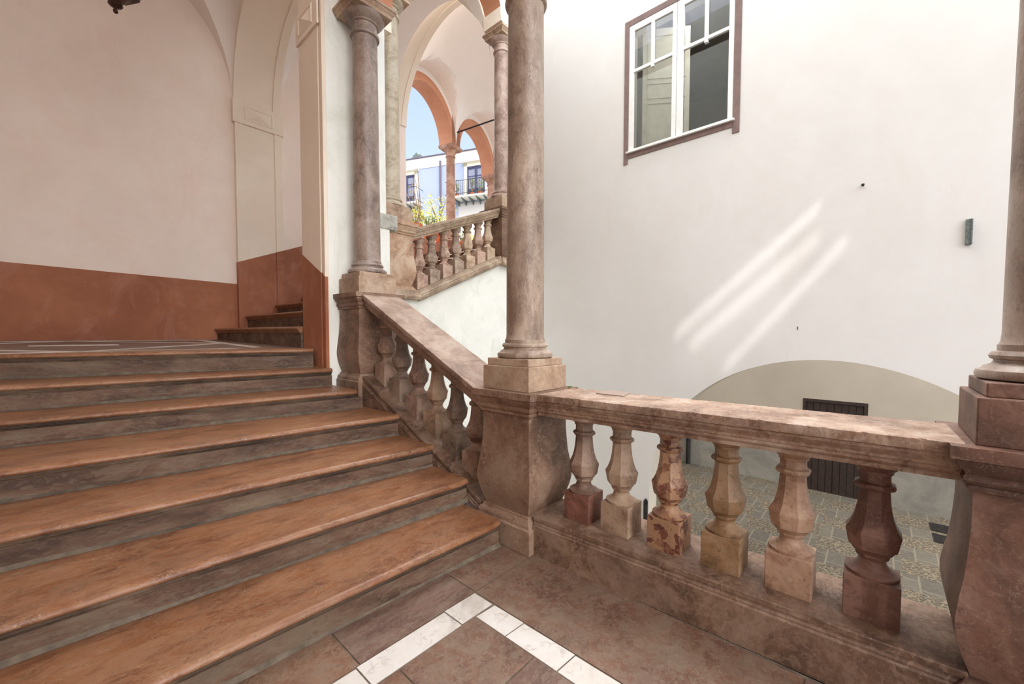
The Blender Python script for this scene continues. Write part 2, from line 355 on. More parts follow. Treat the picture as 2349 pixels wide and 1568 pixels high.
# ---------------------------------------------------------------- swept stones
def sweep(prof,A,Bp,nseg=1,jit=0.,mi=0,m=None,rnd=None):
    """prof: closed polygon (offset to the left of travel, z); swept from A to B with upright ends"""
    A=Vector(A);Bp=Vector(Bp); d=(Bp-A); h=Vector((d.x,d.y,0)).normalized(); n=Vector((-h.y,h.x,0))
    rr=[]
    for i in range(nseg+1):
        p=A+d*(i/nseg); ring=[]
        for k,(o,z) in enumerate(prof):
            j=0
            if jit and 0<i<nseg and k in (rnd or ()):
                j=random.uniform(-1,.2)*jit
                if random.random()<.05: j-=jit*2.5
            ring.append(tuple(p+n*(o+ (j if o>0 else -j))+Vector((0,0,z+ (j*.6)))))
        rr.append(ring)
    m=m or MB(); return m.rings(rr,mi=mi)
HALF=[(.150,-.155),(.162,-.152),(.165,-.140),(.163,-.133),(.172,-.128),(.180,-.118),(.181,-.106),(.186,-.100),(.187,-.088),(.197,-.074),(.206,-.062),(.206,-.05),(.218,-.044),(.220,-.040),(.220,-.003),(.217,0.)]
RAILP=HALF+[(-a,b) for a,b in HALF[::-1]]
edges=(13,14,15,16,17,18)
def rail(A,Bp,label,mat,nseg,jit=.0012):
    m=sweep(RAILP,A,Bp,nseg,jit,rnd=edges); o=m.build('stone_handrail',mat,smooth=28,origin=A); return tag(o,label,'handrail')
def ptP(y): # centre line X between P1 and P2
    return P1[0]+(P2[0]-P1[0])*(P1[1]-y)/(P1[1]-P2[1])
rail((ptP(1.72),1.72,1.098),(ptP(-.235),-.235,1.108),'level red marble handrail above the near balusters, with a pale sunlit top',M['rail'],220)
rail((2.32,3.985,1.915),(2.328,2.22,1.095-.04),'sloping worn marble handrail descending from the mauve column to the central pier',M['railtop'],200)
rail((3.38,5.10,2.985),(5.14,5.12,3.665),'far tan marble handrail climbing to the right behind the central column',M['railfar'],50,.001)
# ---------------------------------------------------------------- kerbs
def kerb(A,Bp,prof,label,mat,nseg=40,jit=.002,rnd=()):
    m=sweep(prof,A,Bp,nseg,jit,rnd=rnd); return tag(m.build('balustrade_kerb',mat,smooth=28,origin=A),label,'kerb')
# travel from P1 to P2 is -Y, so left of travel is +X (court side)
KP=[(-.222,-.262),(-.222,-.062),(-.214,-.055),(-.214,-.046),(-.205,-.040),(-.202,-.030),(-.210,-.026),(-.210,-.004),(-.206,0.),(.235,0.),(.24,-.004),(.24,-.03),(.222,-.06),(.222,-.40),(0,-.40),(0,-.262)]
kerb((ptP(1.72),1.72,.262),(ptP(-.27),-.27,.262),KP,'level marble kerb carrying the near balusters beside the floor',M['kerb'],60,.002,(6,7,8))
KS=[(-.222,-.75),(-.222,-.075),(-.214,-.065),(-.214,-.055),(-.200,-.045),(-.200,-.034),(-.212,-.028),(-.212,-.004),(-.208,0.),(.235,0.),(.24,-.004),(.24,-.03),(.222,-.06),(.222,-.75),(0,-.75)]
kerb((2.315,3.985,1.055),(2.325,2.22,.225),KS,'sloping marble kerb beside the steps below the sloping handrail',M['kerb'],50,.001,(7,8))
# far string course: front (court) is -Y : travel +X has left=+Y so court side negative offsets
KF=[(-.20,-.16),(-.245,-.135),(-.262,-.10),(-.262,-.085),(-.25,-.075),(-.255,-.06),(-.235,-.035),(-.235,0.),(.2,0.),(.2,-.16)]
kerb((3.44,5.10,2.115),(5.14,5.12,2.845),KF,'far sloping string course under the upper balusters',M['railfar'],20,.0)
m=sweep([(-.285,-.13),(-.30,-.10),(-.30,-.085),(-.285,-.07),(-.275,-.03),(-.275,0.),(.27,0),(.27,-.13)],(2.76,5.10,2.105),(3.44,5.10,2.105))
tag(m.build('stone_ledge',M['railfar'],smooth=28,origin=(3.1,5.1,2.1)),'short level stone ledge under the peach pier, left of the far string course','ledge')
m=sweep([(-.285,-.13),(-.30,-.10),(-.30,-.085),(-.285,-.07),(-.275,-.03),(-.275,0.),(.27,0),(.27,-.13)],(5.14,5.12,2.82),(5.68,5.12,2.82))
tag(m.build('stone_ledge',M['railfar'],smooth=28,origin=(5.4,5.12,2.8)),'short stone ledge under the far brown pier beside the central column','ledge')
# ---------------------------------------------------------------- balusters
BH=.68
def baluster(name_label,mat,slope=0.,h=BH,group=None,axis='y'):
    t=empty('stone_baluster',(0,0,0),name_label,'baluster',group)
    a=.094; dz=slope*a
    m=MB()
    zb=[(-a,-a),(a,-a),(a,a),(-a,a)]
    lo=[(x,y,(slope*(y if axis=='y' else x))-.002) for x,y in zb]; hi=[(x,y,.185) for x,y in zb]
    m.rings([lo,hi]); m.build('baluster_block',mat,t,bevel=.004)
    m=MB(); m.lathe([(.092,.184),(.0945,.188),(.0945,.198),(.086,.201),(.067,.210),(.054,.224),(.048,.240),(.047,.250),(.051,.257)],32)
    m.build('baluster_foot',mat,t,smooth=40)
    k=1/math.cos(math.pi/8)
    m=MB(); m.lathe([(r*k,z) for r,z in [(.047,.254),(.053,.260),(.057,.270),(.057,.276),(.064,.283),(.073,.299),(.080,.303),(.0855,.326),(.086,.331),(.0930,.372),(.0930,.376),(.082,.394),(.0715,.420),(.0635,.450),(.0575,.485),(.054,.525),(.0515,.560)]],8,ph=math.pi/8)
    m.build('baluster_vase',mat,t,smooth=32)
    m=MB(); m.lathe([(r*k,z) for r,z in [(.053,.560),(.060,.563),(.067,.570),(.070,.580),(.066,.589),(.058,.592),(.054,.596),(.0525,.602),(.0525,.632)]],8,ph=math.pi/8)
    m.build('baluster_collar',mat,t,smooth=32)
    m=MB(); pr=[(.0525,.630),(.061,.634),(.063,.642),(.062,.646),(.070,.652),(.079,.662),(.083,.672),(.083,h if not slope else h)]
    n=32; rr=[]
    for i,(r,z) in enumerate(pr):
        last=i==len(pr)-1
        rr.append([(r*math.cos(2*math.pi*q/n),r*math.sin(2*math.pi*q/n),z+(slope*r*(math.sin if axis=='y' else math.cos)(2*math.pi*q/n)+.03 if (last and slope) else 0)) for q in range(n)])
    m.rings(rr); m.build('baluster_capital',mat,t,smooth=40)
    return t
nb=[(1.456,'rose','rose marble baluster with a chipped blood red block, nearest the central pier'),
    (1.185,'tan','pale tan marble baluster, second from the central pier in the near row'),
    (.885,'brec','dark red breccia baluster with big cream spots, third in the near row'),
    (.589,'gold','golden brown marble baluster, fourth in the near row'),
    (.294,'pink','pink marble baluster with rusty veins, fifth in the near row'),
    (-.004,'maroon','dark maroon marble baluster, nearest the right-hand pier')]
proto=None
for i,(y,c,lab) in enumerate(nb):
    loc=(ptP(y)+.0,y,.262)
    if proto is None:
        proto=baluster(lab,B[c],group='balusters of the level near balustrade'); proto.location=loc
        proto.children[0].data=proto.children[0].data.copy(); proto.children[0].data.materials[0]=B['red']; b0=proto
    else:
        d=dup(b0,loc,lab,'balusters of the level near balustrade',mat=B[c])
cols=['rose','grey','rose','tan','grey','rose']
labs=['highest baluster of the sloping near balustrade, against the upper pier','second highest baluster of the sloping near balustrade','third baluster down the sloping handrail, reddish block','fourth baluster down the sloping handrail, tan block','fifth baluster down the sloping handrail, dark grey brown','lowest baluster of the sloping near balustrade, half hidden by the central pier']
b1=None
for i,y in enumerate([3.862,3.585,3.300,3.012,2.735,2.475]):
    z=.225+(y-2.22)*(.83/1.765)
    loc=(2.32,y,z)
    if b1 is None: b1=baluster(labs[i],B[cols[i]],slope=.47,group='balusters of the sloping near balustrade'); b1.location=loc
    else: dup(b1,loc,labs[i],'balusters of the sloping near balustrade',mat=B[cols[i]])
cols=['frose','fgrey','frose','fgrey','ftan','frose','ftan']
b2=None
for i,x in enumerate([3.60,3.83,4.07,4.31,4.552,4.795,5.025]):
    z=2.115+(x-3.44)*(.73/1.70)
    lab='far upper baluster, '+['lowest one half hidden by the peach pier','second lowest, with a square grey block','third lowest','the middle one of the seven','third highest','second highest','highest one against the far brown pier'][i]
    if b2 is None: b2=baluster(lab,B[cols[i]],slope=.42,axis='x',group='balusters of the far upper balustrade'); b2.location=(x,5.10,z)
    else: dup(b2,(x,5.10,z),lab,'balusters of the far upper balustrade',mat=B[cols[i]])
# ---------------------------------------------------------------- flight of steps
XL=-1.6
ST=[None,(1.965,.035,.19,2.045),(2.405,.070,.372,2.10),(2.885,.110,.555,2.10),(3.42,.125,.745,2.10),(4.02,.150,.935,1.995),(4.47,.12,1.127,1.965),(4.86,.24,1.335,1.89)]
# (Y of the nosing at X=1, slant, z, X where it ends)
def ynose(i,x): a,s,z,xe=ST[i]; return a+s*(1-x)
NOSE=[(0.,0.),(-.011,-.002),(-.022,-.008),(-.029,-.018),(-.031,-.026),(-.028,-.035),(-.019,-.041),(-.018,-.045),(-.012,-.047),(-.012,-.053),(-.005,-.056),(-.005,-.062),(.002,-.067),(.004,-.077)]
ordn=['lowest','second lowest','third','fourth','fifth','sixth']
for i in range(1,8):
    a,s,z,xe=ST[i]; x0=XL; n=46
    back=.65
    rr=[]
    for k in range(n+1):
        x=x0+(xe-x0)*k/n
        y0=ynose(i,x)+.031
        e=max(0,(x-(xe-.022))/.022); yy=y0+.018*(1-math.sqrt(max(0,1-e*e)))
        wear=-.003*math.exp(-((x-.2)/1.0)**2)+random.uniform(-.0006,.0006)
        ring=[(x,yy+u,z+w+(wear if w>-.03 else 0)) for u,w in NOSE]
        yb=y0+(back if i<7 else .30)
        ring+=[(x,yb,z-.08),(x,yb,z)]
        rr.append(ring)
    m=MB(); m.rings(rr)
    nr=len(rr[0])
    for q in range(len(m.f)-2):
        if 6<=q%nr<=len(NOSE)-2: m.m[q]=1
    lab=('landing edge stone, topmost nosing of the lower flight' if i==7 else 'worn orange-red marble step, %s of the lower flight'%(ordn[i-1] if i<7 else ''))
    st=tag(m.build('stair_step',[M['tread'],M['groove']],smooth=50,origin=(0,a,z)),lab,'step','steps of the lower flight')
    # riser stone below the nosing
    zl=0 if i==1 else ST[i-1][2]
    m=MB(); rr=[]
    for k in range(n+1):
        x=x0+(xe+(.055 if i==5 else .0)-x0)*k/n; y0=ynose(i,x)+.038
        rr.append([(x,y0,z-.078),(x,y0,zl),(x,y0+.3,zl),(x,y0+.3,z-.078)])
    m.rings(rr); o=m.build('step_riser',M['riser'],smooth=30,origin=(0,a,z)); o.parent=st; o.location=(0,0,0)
    # mortar fillet
    m=MB(); rr=[]
    for k in range(n+1):
        x=x0+(xe-x0)*k/n; y0=ynose(i,x)+.039; h=.018+.008*math.sin(x*3+i)+random.uniform(-.002,.002); d=.020+.010*math.sin(x*2.3+i*2)+random.uniform(-.002,.002)
        rr.append([(x,y0,zl+h),(x,y0-d,zl+.0005),(x,y0+.01,zl+.0005)])
    m.rings(rr); o=m.build('mortar_fillet',M['mortar'],smooth=60,origin=(0,a,z)); o.parent=st; o.location=(0,0,0)
# ---------------------------------------------------------------- lower floor with inlay
slots=[FL['a'],FL['b'],FL['c'],FL['white'],M['mortar']]
fm=MB(); fm.box(XL,2.16,-4.,2.10,-.25,-.004,4)
G=.004
def slab(x0,x1,y0,y1,mi,poly=None):
    if poly is None: poly=[(x0+G,y0+G),(x1-G,y0+G),(x1-G,y1-G),(x0+G,y1-G)]
    fm.prism(poly,lambda p:(p[0],p[1],-.006),lambda p:(p[0],p[1],0.),mi)
# white border strips
for xs,xe in ((-1.2,-.55),(-.55,.18),(.18,.85),(.85,1.35),(1.35,1.572)):
    slab(0,0,0,0,3,[(xs+G,1.563),(xe-G,1.563-.004),(xe-G+(.05 if xs==.18 else 0)*0,1.700),(xs+G,1.706)])
for ys,ye in ((1.34,1.553),(1.025,1.34),(.55,1.025),(.1,.55),(-.4,.1),(-1.,-.4),(-1.6,-1.)):
    slab(0,0,0,0,3,[(1.441,ys+G),(1.574,ys+G-.01),(1.570,ye-G-.01),(1.441,ye-G)])
# red slabs
for (x0,x1,mi) in ((-1.6,-.6,0),(-.6,.15,2),(.15,.87,2),(.87,1.58,1),(1.58,2.14,0)): slab(x0,x1,1.706,2.09,mi)
for (y0,y1,mi) in ((.2,1.706,0),(-1.1,.2,1),(-2.6,-1.1,0),(-4,-2.6,2)): slab(1.576,2.14,y0,y1,mi)
for (x0,x1,y0,y1,mi) in ((-.2,.975,1.15,1.558,2),(.975,1.438,1.15,1.558,0),(.2,.9,.55,1.15,0),(.9,1.438,.55,1.15,1),(-.6,.2,.3,1.15,1),(.2,1.438,-.3,.55,2),(-1.6,-.2,1.15,1.558,0),(-1.6,-.6,.3,1.15,2),(-1.6,.2,-1,.3,0),(.2,1.438,-1.6,-.3,0),(-1.6,1.438,-4,-1.6,1)): slab(x0,x1,y0,y1,mi)
struct(fm.build('floor',slots))
# ---------------------------------------------------------------- upper landing
YW=8.6
def zl(y): return 1.333+max(0,(y-5.2))*.018
lm=MB()
def lslab(poly,mi,dz=0.): lm.prism(poly,lambda p:(p[0],p[1],zl(p[1])-.02),lambda p:(p[0],p[1],zl(p[1])+dz),mi)
lm.prism([(XL,ynose(7,XL)+.25),(1.95,ynose(7,1.95)+.25),(1.96,5.0),(3.0,5.0),(3.0,YW+.1),(XL,YW+.1)],lambda p:(p[0],p[1],zl(p[1])-.3),lambda p:(p[0],p[1],zl(p[1])-.002),1)
def strip(a,b,w):
    a=Vector(a);b=Vector(b);d=(b-a).normalized();n=Vector((-d.y,d.x))*w/2
    lslab([tuple(a-n),tuple(b-n),tuple(b+n),tuple(a+n)],3,.0008)
x0,x1,y0,y1=-1.3,1.55,5.30,8.35; xm,ym=(x0+x1)/2,(y0+y1)/2
strip((x0,y0),(x1,y0),.10); strip((x0,y1),(x1,y1),.10); strip((x0,y0),(x0,y1),.12); strip((x1,y0),(x1,y1),.12)
for a,b in (((x0,ym),(xm,y0)),((xm,y0),(x1,ym)),((x1,ym),(xm,y1)),((xm,y1),(x0,ym))): strip(a,b,.12)
strip((xm-.35,ym),(xm+.35,ym),.25)
struct(lm.build('floor_landing',slots))
# ---------------------------------------------------------------- second flight (rises to the right)
F2=[(1.86,1.93,1.585),(2.30,2.34,1.82),(2.80,2.80,2.04),(3.32,3.30,2.25),(3.96,3.9,2.45),(4.46,4.4,2.675),(4.96,4.9,2.90),(5.46,5.4,3.12)]
for i,(xw,xp,z) in enumerate(F2):
    rr=[];rr2=[]
    for k in range(13):
        t=k/12; y=YW-(YW-(5.11 if i<2 else 5.32))*t; x=xw+(xp-xw)*t-.02
        xs=[(x+u,y,z+w) for u,w in NOSE]
        rr.append(xs+[(x+.62,y,z-.075),(x+.62,y,z)])
        zb=(zl(y) if i==0 else F2[i-1][2])
        rr2.append([(x+.015,y,z-.073),(x+.015,y,zb),(x+.3,y,zb),(x+.3,y,z-.073)])
    m=MB(); m.rings(rr)
    lab=['lowest step of the upper flight, starting on the landing','second step of the upper flight seen left of the pier','third step of the upper flight seen left of the pier','fourth step of the upper flight, a short dark end at the pier'][i] if i<4 else 'step of the upper flight hidden behind the pier'
    st=tag(m.build('stair_step',M['tread'],smooth=50,origin=(xw,7.,z)),lab,'step','steps of the upper flight')
    m=MB(); m.rings(rr2); o=m.build('step_riser',M['riser'],smooth=30,origin=(xw,7.,z)); o.parent=st; o.location=(0,0,0)
m=MB(); m.box(5.7,12,5.0,12.5,3.0,3.33); struct(m.build('floor_upper_loggia',FL['a']))
# ---------------------------------------------------------------- walls of the stairwell
def wallpoly(name,poly,plane,c,mat,th):
    m=MB()
    if plane=='y': m.prism(poly,lambda p:(p[0],c,p[1]),lambda p:(p[0],c+th,p[1]))
    else: m.prism(poly,lambda p:(c,p[0],p[1]),lambda p:(c+th,p[0],p[1]))
    return struct(m.build(name,mat))
wallpoly('wall_left',[(XL-.3,-.5),(5.72,-.5),(5.72,9.5),(XL-.3,9.5)],'y',YW,M['wint'],.4)
# dado painted band, a thin render coat 3 mm proud
wallpoly('trim_1',[(XL,zl(YW)),(2.17,zl(YW)),(2.17,2.385),(XL,2.46)],'y',YW-.004,M['dado'],.004)
def dz2(x): return 2.77+(x-2.17)*.42
wallpoly('trim_2',[(2.95,1.8),(5.7,3.0),(5.7,dz2(5.7)),(2.95,dz2(2.95))],'y',YW-.004,M['dado'],.004)
wallpoly('wall_side',[(-4,-.4),(YW,-.4),(YW,9.5),(-4,9.5)],'x',XL,M['wint'],-.3)
# left pilaster with raised edge bands and impost block
PX0,PX1=2.17,2.93
m=MB(); m.box(PX0,PX1,YW-.07,YW,1.3,5.22); m.box(PX0,PX0+.13,YW-.085,YW-.07,1.3,5.22); m.box(PX1-.13,PX1,YW-.085,YW-.07,1.3,5.22)
m.box(PX0-.03,PX1+.03,YW-.10,YW,5.22,5.62)
pil=struct(m.build('trim_3',M['wpil'],bevel=.004))
def diamond(cx,cz,hw,hh,face,axis):
    m=MB(); P=lambda a,b,o:(cx+a,face-o,cz+b) if axis=='y' else (face-o,cx+a,cz+b)
    v=[P(-hw,-hh,0),P(hw,-hh,0),P(hw,hh,0),P(-hw,hh,0),P(-hw*.9,-hh*.82,.012),P(hw*.9,-hh*.82,.012),P(hw*.9,hh*.82,.012),P(-hw*.9,hh*.82,.012),
       P(-hw*.82,-hh*.7,.0),P(hw*.82,-hh*.7,.0),P(hw*.82,hh*.7,.0),P(-hw*.82,hh*.7,.0),P(0,0,.045)]
    m.add(v,[(0,1,5,4),(1,2,6,5),(2,3,7,6),(3,0,4,7),(4,5,9,8),(5,6,10,9),(6,7,11,10),(7,4,8,11),(8,9,12),(9,10,12),(10,11,12),(11,8,12)]); return m
o=diamond((PX0+PX1)/2,5.42,.24,.13,YW-.10,'y').build('diamond_boss',M['wpil']); o.parent=pil
m=MB(); m.prism([(PX0-.004,zl(YW)),(PX1+.004,zl(YW)),(PX1+.004,dz2(PX1)),(PX0-.004,dz2(PX0))],lambda p:(p[0],YW-.0735,p[1]),lambda p:(p[0],YW,p[1]))
m.prism([(PX0-.004,zl(YW)),(PX0+.132,zl(YW)),(PX0+.132,dz2(PX0+.13)),(PX0-.004,dz2(PX0))],lambda p:(p[0],YW-.0885,p[1]),lambda p:(p[0],YW-.07,p[1]))
m.prism([(PX1-.132,zl(YW)),(PX1+.004,zl(YW)),(PX1+.004,dz2(PX1)),(PX1-.132,dz2(PX1-.13))],lambda p:(p[0],YW-.0885,p[1]),lambda p:(p[0],YW-.07,p[1]))
struct(m.build('trim_4',M['dado']))
# corner pier between the flights
m=MB(); m.box(1.985,2.735,4.475,5.10,-2.,2.80); m.box(1.985,2.69,4.475,5.10,2.80,9.5)
struct(m.build('wall_corner_pier',M['wunder']))
PL=1.945
m=MB(); m.box(PL+.012,1.985,4.475,5.08,.7,9.5)
m.box(PL,PL+.012,4.475,4.515,.7,9.5); m.box(PL,PL+.012,4.575,5.08,.7,9.5)
m.box(PL-.022,PL,4.53,5.10,4.80,5.12)
pp=struct(m.build('trim_5',M['wpil'],bevel=.003))
o=diamond(4.83,4.96,.19,.11,PL-.022,'x').build('diamond_boss',M['wpil']); o.parent=pp
def dzp(y): return 2.115+(y-4.47)*.52
m=MB()
for (ya,yb,dx) in ((4.470,4.517,.003),(4.517,4.573,-.009),(4.573,5.083,.003)):
    m.prism([(ya,.7),(yb,.7),(yb,dzp(yb)),(ya,dzp(ya))],lambda p:(PL-dx,p[0],p[1]),lambda p:(PL+.03,p[0],p[1]))
struct(m.build('trim_6',M['dado']))
# marble block on the pier corner
m=MB(); m.box(2.60,2.84,4.46,4.85,2.765,2.945)
tag(m.build('marble_block',M['marbw'],bevel=.006,origin=(2.72,4.6,2.76)),'streaky white marble block built into the corner of the white pier','block')
# wall under the upper flight, facing the court
m=MB(); y=4.965
m.prism([(2.735,-2.3),(5.9,-2.3),(5.9,2.95),(5.14,2.68),(3.44,1.95),(2.735,1.95)],lambda p:(p[0],y,p[1]),lambda p:(p[0],y+.33,p[1]))
m.box(2.735,3.47,4.90,4.965,-2.3,1.975)
struct(m.build('wall_under_stair',M['wunder']))
# outer wall under the near flight and floor edge on the court side
m=MB(); m.prism([(-4,-2.3),(4.475,-2.3),(4.475,.29),(3.985,.29),(2.19,-.54),(2.19,-.15),(-4,-.15)],lambda p:(2.14,p[0],p[1]),lambda p:(2.53,p[0],p[1]))
struct(m.build('wall_under_landing',M['wunder']))
# ---------------------------------------------------------------- arcade wall above the near columns
def arcade(name,along,cx,th,cols,top,face_mat,soffit_mat,n=24,ends=None,hw=.215,wide=None):
    """cols: list of (coord along, spring z). wall along axis with arches between columns"""
    m=MB(); t0,t1=cx-th/2,cx+th/2
    P=(lambda s,t,z:(t,s,z)) if along=='y' else (lambda s,t,z:(s,t,z))
    for (a,za),(b,zb) in zip(cols[:-1],cols[1:]):
        s0,s1=a+hw,b-hw; rad=(s1-s0)/2; mid=(s0+s1)/2; pts=[]
        for k in range(n+1):
            th_=math.pi*(1-k/n); s=mid+rad*math.cos(th_); pts.append((s,za+(zb-za)*(s-s0)/(s1-s0)+rad*1.02*math.sin(th_)))
        for k in range(n):
            (sa,z1),(sb,z2)=pts[k],pts[k+1]
            m.add([P(sa,t0,z1),P(sb,t0,z2),P(sb,t1,z2),P(sa,t1,z1)],[(0,1,2,3)],1)
            for t in (t0,t1): m.add([P(sa,t,z1),P(sb,t,z2),P(sb,t,top),P(sa,t,top)],[(0,1,2,3)],0 if not wide else (wide[0] if t==t0 else wide[1]))
    for (a,za) in cols:
        for t in (t0,t1): m.add([P(a-hw,t,za),P(a+hw,t,za),P(a+hw,t,top),P(a-hw,t,top)],[(0,1,2,3)],2 if not wide else wide[0 if t==t0 else 1])
        m.add([P(a-hw,t0,za),P(a+hw,t0,za),P(a+hw,t1,za),P(a-hw,t1,za)],[(0,1,2,3)],1)
    a0,b0=cols[0][0]-hw,cols[-1][0]+hw
    m.add([P(a0,t0,top),P(b0,t0,top),P(b0,t1,top),P(a0,t1,top)],[(0,1,2,3)],0)
    return struct(m.build(name,[face_mat,soffit_mat,face_mat,M['wunder']]))
CT=3.062
arcade('wall_near_arcade','y',2.33,.40,[(-2.94,P1[2]+CT),(P2[1],P2[2]+CT),(P1[1],P1[2]+CT),(P0[1],P0[2]+CT)],8.2,M['orange'],M['orange'],hw=.20,wide=(0,3))
arcade('wall_far_arcade','x',5.10,.38,[(Q0[0],Q0[2]+CT),(Q1[0],Q1[2]+CT)],8.6,M['wunder'],M['orange'],hw=.20)
# ---------------------------------------------------------------- vaults
def vault(name,o,e1,e2,L1,L2,zs,r1,r2,mat,n=24,zfun=None):
    """groin vault over the rectangle o + a*e1 + b*e2"""
    m=MB(); vs=[];fs=[]
    for i in range(n+1):
        u=-math.cos(math.pi*i/n)
        for j in range(n+1):
            v=-math.cos(math.pi*j/n)
            z=max(math.sqrt(max(0,1-u*u))*r1,math.sqrt(max(0,1-v*v))*r2)
            x=o[0]+e1[0]*L1*(u+1)/2+e2[0]*L2*(v+1)/2; y=o[1]+e1[1]*L1*(u+1)/2+e2[1]*L2*(v+1)/2
            vs.append((x,y,zs+z+(zfun(x,y) if zfun else 0)))
    for i in range(n):
        for j in range(n):
            a=i*(n+1)+j;b=a+1;c=a+n+1;d=c+1
            if (i<n/2)==(j<n/2): fs+= [(a,c,d),(a,d,b)]
            else: fs+= [(a,c,b),(b,c,d)]
    m.add(vs,fs); o_=m.build(name,mat,smooth=12)
    return struct(o_)
vault('ceiling_landing',(XL,5.30),(1,0),(0,1),2.17-XL,YW-5.30,5.62,1.87,1.87,M['vault'])
# transverse arch between landing and second flight
def tarch(name,x0,x1,ya,yb,zs,zs2,th,mats,n=28,r=None):
    m=MB(); rad=(yb-ya)/2; mid=(ya+yb)/2
    pts=[]
    for k in range(n+1):
        a=math.pi*(1-k/n); y=mid+rad*math.cos(a); pts.append((y,zs+(zs2-zs)*(y-ya)/(yb-ya)+rad*math.sin(a), math.cos(a),math.sin(a)))
    bands=[(x0,x0+.13,.015),(x0+.13,x1-.13,0.),(x1-.13,x1,.015)]
    for xa,xb,d in bands:
        rr=[]
        for y,z,cx,sx in pts:
            rr.append([(xa,y-cx*d,z-sx*d),(xb,y-cx*d,z-sx*d),(xb,y+cx*th,z+sx*th),(xa,y+cx*th,z+sx*th)])
        m.rings(rr)
    return struct(m.build(name,mats,smooth=30))
tarch('ceiling_arch_landing',PX0,PX1,5.12,YW-.03,5.30,5.62,.42,M['wpil'])
for k in (0,):
    o=diamond(0,0,.2,.13,0,'y')
vault('ceiling_upper_flight',(2.93,5.30),(1,0),(0,1),5.3-2.93,YW-5.30,5.75,1.45,1.75,M['vault'],zfun=lambda x,y:.25*(x-2.93))
tarch('ceiling_arch_loggia',5.15,5.72,5.30,YW-.02,6.80,6.45,.4,M['wpil'])
# outer loggia, turned by 17 degrees
C1=Vector((8.11,9.83)); e1=Vector((.956,.292)); e2=Vector((.292,-.956))
LS=2.62; ZS=7.14
for k,(nm_,s) in enumerate((('ceiling_loggia',-1),('ceiling_loggia_far',0))):
    o=C1+e1*LS*s+e2*.2
    vault(nm_,(o.x,o.y),tuple(e1),tuple(e2),LS,4.1,ZS+.08,1.36,1.9,M['vault'],n=20)
labs=['slender pinkish loggia column against the sky between the two open arches','loggia column mostly hidden behind the rosy column','loggia column hidden behind the wall']
for k,s in enumerate((0,1,-1)):
    p=C1+e1*LS*s
    t=empty('loggia_column',(p.x,p.y,ZS-3.06),labs[k],'column','columns of the far loggia',rz=math.atan2(e1.y,e1.x))
    for nm_,fn in (('column_plinth',0),('column_shaft',1),('column_capital',2)):
        m=MB()
        if fn==0: m.sq([(.22,0),(.22,.17),(.198,.17),(.198,.225)])
        if fn==1: m.lathe(COLB+[(.142,.37),(.139,.4),(.139,1.2),(.129,2.72),(.131,2.745)],24)
        if fn==2:
            m.lathe([(.131,2.745),(.152,2.76),(.152,2.78),(.135,2.79),(.135,2.83),(.17,2.90),(.21,2.95)],24); m.sq([(.215,2.95),(.25,2.98),(.26,3.0),(.26,3.06)])
        m.build(nm_,marble('loggia_marble',(206,146,116),(184,122,94),(226,180,156),sc_=6,rough=.6) if (k==0 and fn==0) else bpy.data.materials['loggia_marble'],t,smooth=30)
def lwall():
    m=MB(); th=.46; n=24
    W=lambda s,t,z:(C1.x+e1.x*s-e2.x*t,C1.y+e1.y*s-e2.y*t,z)
    for c in (-1,0):
        s0,s1=c*LS+.22,(c+1)*LS-.22; rad=(s1-s0)/2; mid=(s0+s1)/2; zz=ZS
        for k in range(n):
            a,b=math.pi*(1-k/n),math.pi*(1-(k+1)/n)
            sa,za,sb,zb=mid+rad*math.cos(a),zz+rad*math.sin(a),mid+rad*math.cos(b),zz+rad*math.sin(b)
            R2=rad+.20; sa2,za2,sb2,zb2=mid+R2*math.cos(a),zz+R2*math.sin(a),mid+R2*math.cos(b),zz+R2*math.sin(b)
            m.add([W(sa,-.2,za),W(sb,-.2,zb),W(sb,-.2+th,zb),W(sa,-.2+th,za)],[(0,1,2,3)],1)
            m.add([W(sa,-.2,za),W(sb,-.2,zb),W(sb2,-.2,zb2),W(sa2,-.2,za2)],[(0,1,2,3)],1)
            m.add([W(sa2,-.2,za2),W(sb2,-.2,zb2),W(sb2,-.2,9.6),W(sa2,-.2,9.6)],[(0,1,2,3)],0)
            m.add([W(sa,-.2+th,za),W(sb,-.2+th,zb),W(sb,-.2+th,9.6),W(sa,-.2+th,9.6)],[(0,1,2,3)],0)
    for c in (-1,0,1):
        for t in (-.2,-.2+th): m.add([W(c*LS-.22,t,ZS),W(c*LS+.22,t,ZS),W(c*LS+.22,t,9.6),W(c*LS-.22,t,9.6)],[(0,1,2,3)],1 if False else 1)
    m.add([W(-1.4*LS,-.2,9.6),W(1.4*LS,-.2,9.6),W(1.4*LS,.26,9.6),W(-1.4*LS,.26,9.6)],[(0,1,2,3)],0)
    struct(m.build('wall_loggia',[M['vault'],M['orange']]))
    m=MB(); a,b,t0,t1=-1.3*LS,1.8*LS,-.22,.22
    m.add([W(a,t0,2.9),W(b,t0,2.9),W(b,t1,2.9),W(a,t1,2.9),W(a,t0,4.06),W(b,t0,4.06),W(b,t1,4.06),W(a,t1,4.06)],[(3,2,1,0),(4,5,6,7),(0,1,5,4),(1,2,6,5),(2,3,7,6),(3,0,4,7)])
    struct(m.build('wall_loggia_parapet',M['dado']))
    # arch tie rod
    return W
W=lwall()
p=W(.02,-.2,7.55); q=(p[0]-.15+1.0,p[1]-4.2,p[2]+.1)
m=MB(); m.tube([p,q],.022,8); tag(m.build('tie_rod',M['iron'],smooth=60),'thin dark iron tie rod crossing the loggia vault','tie rod')
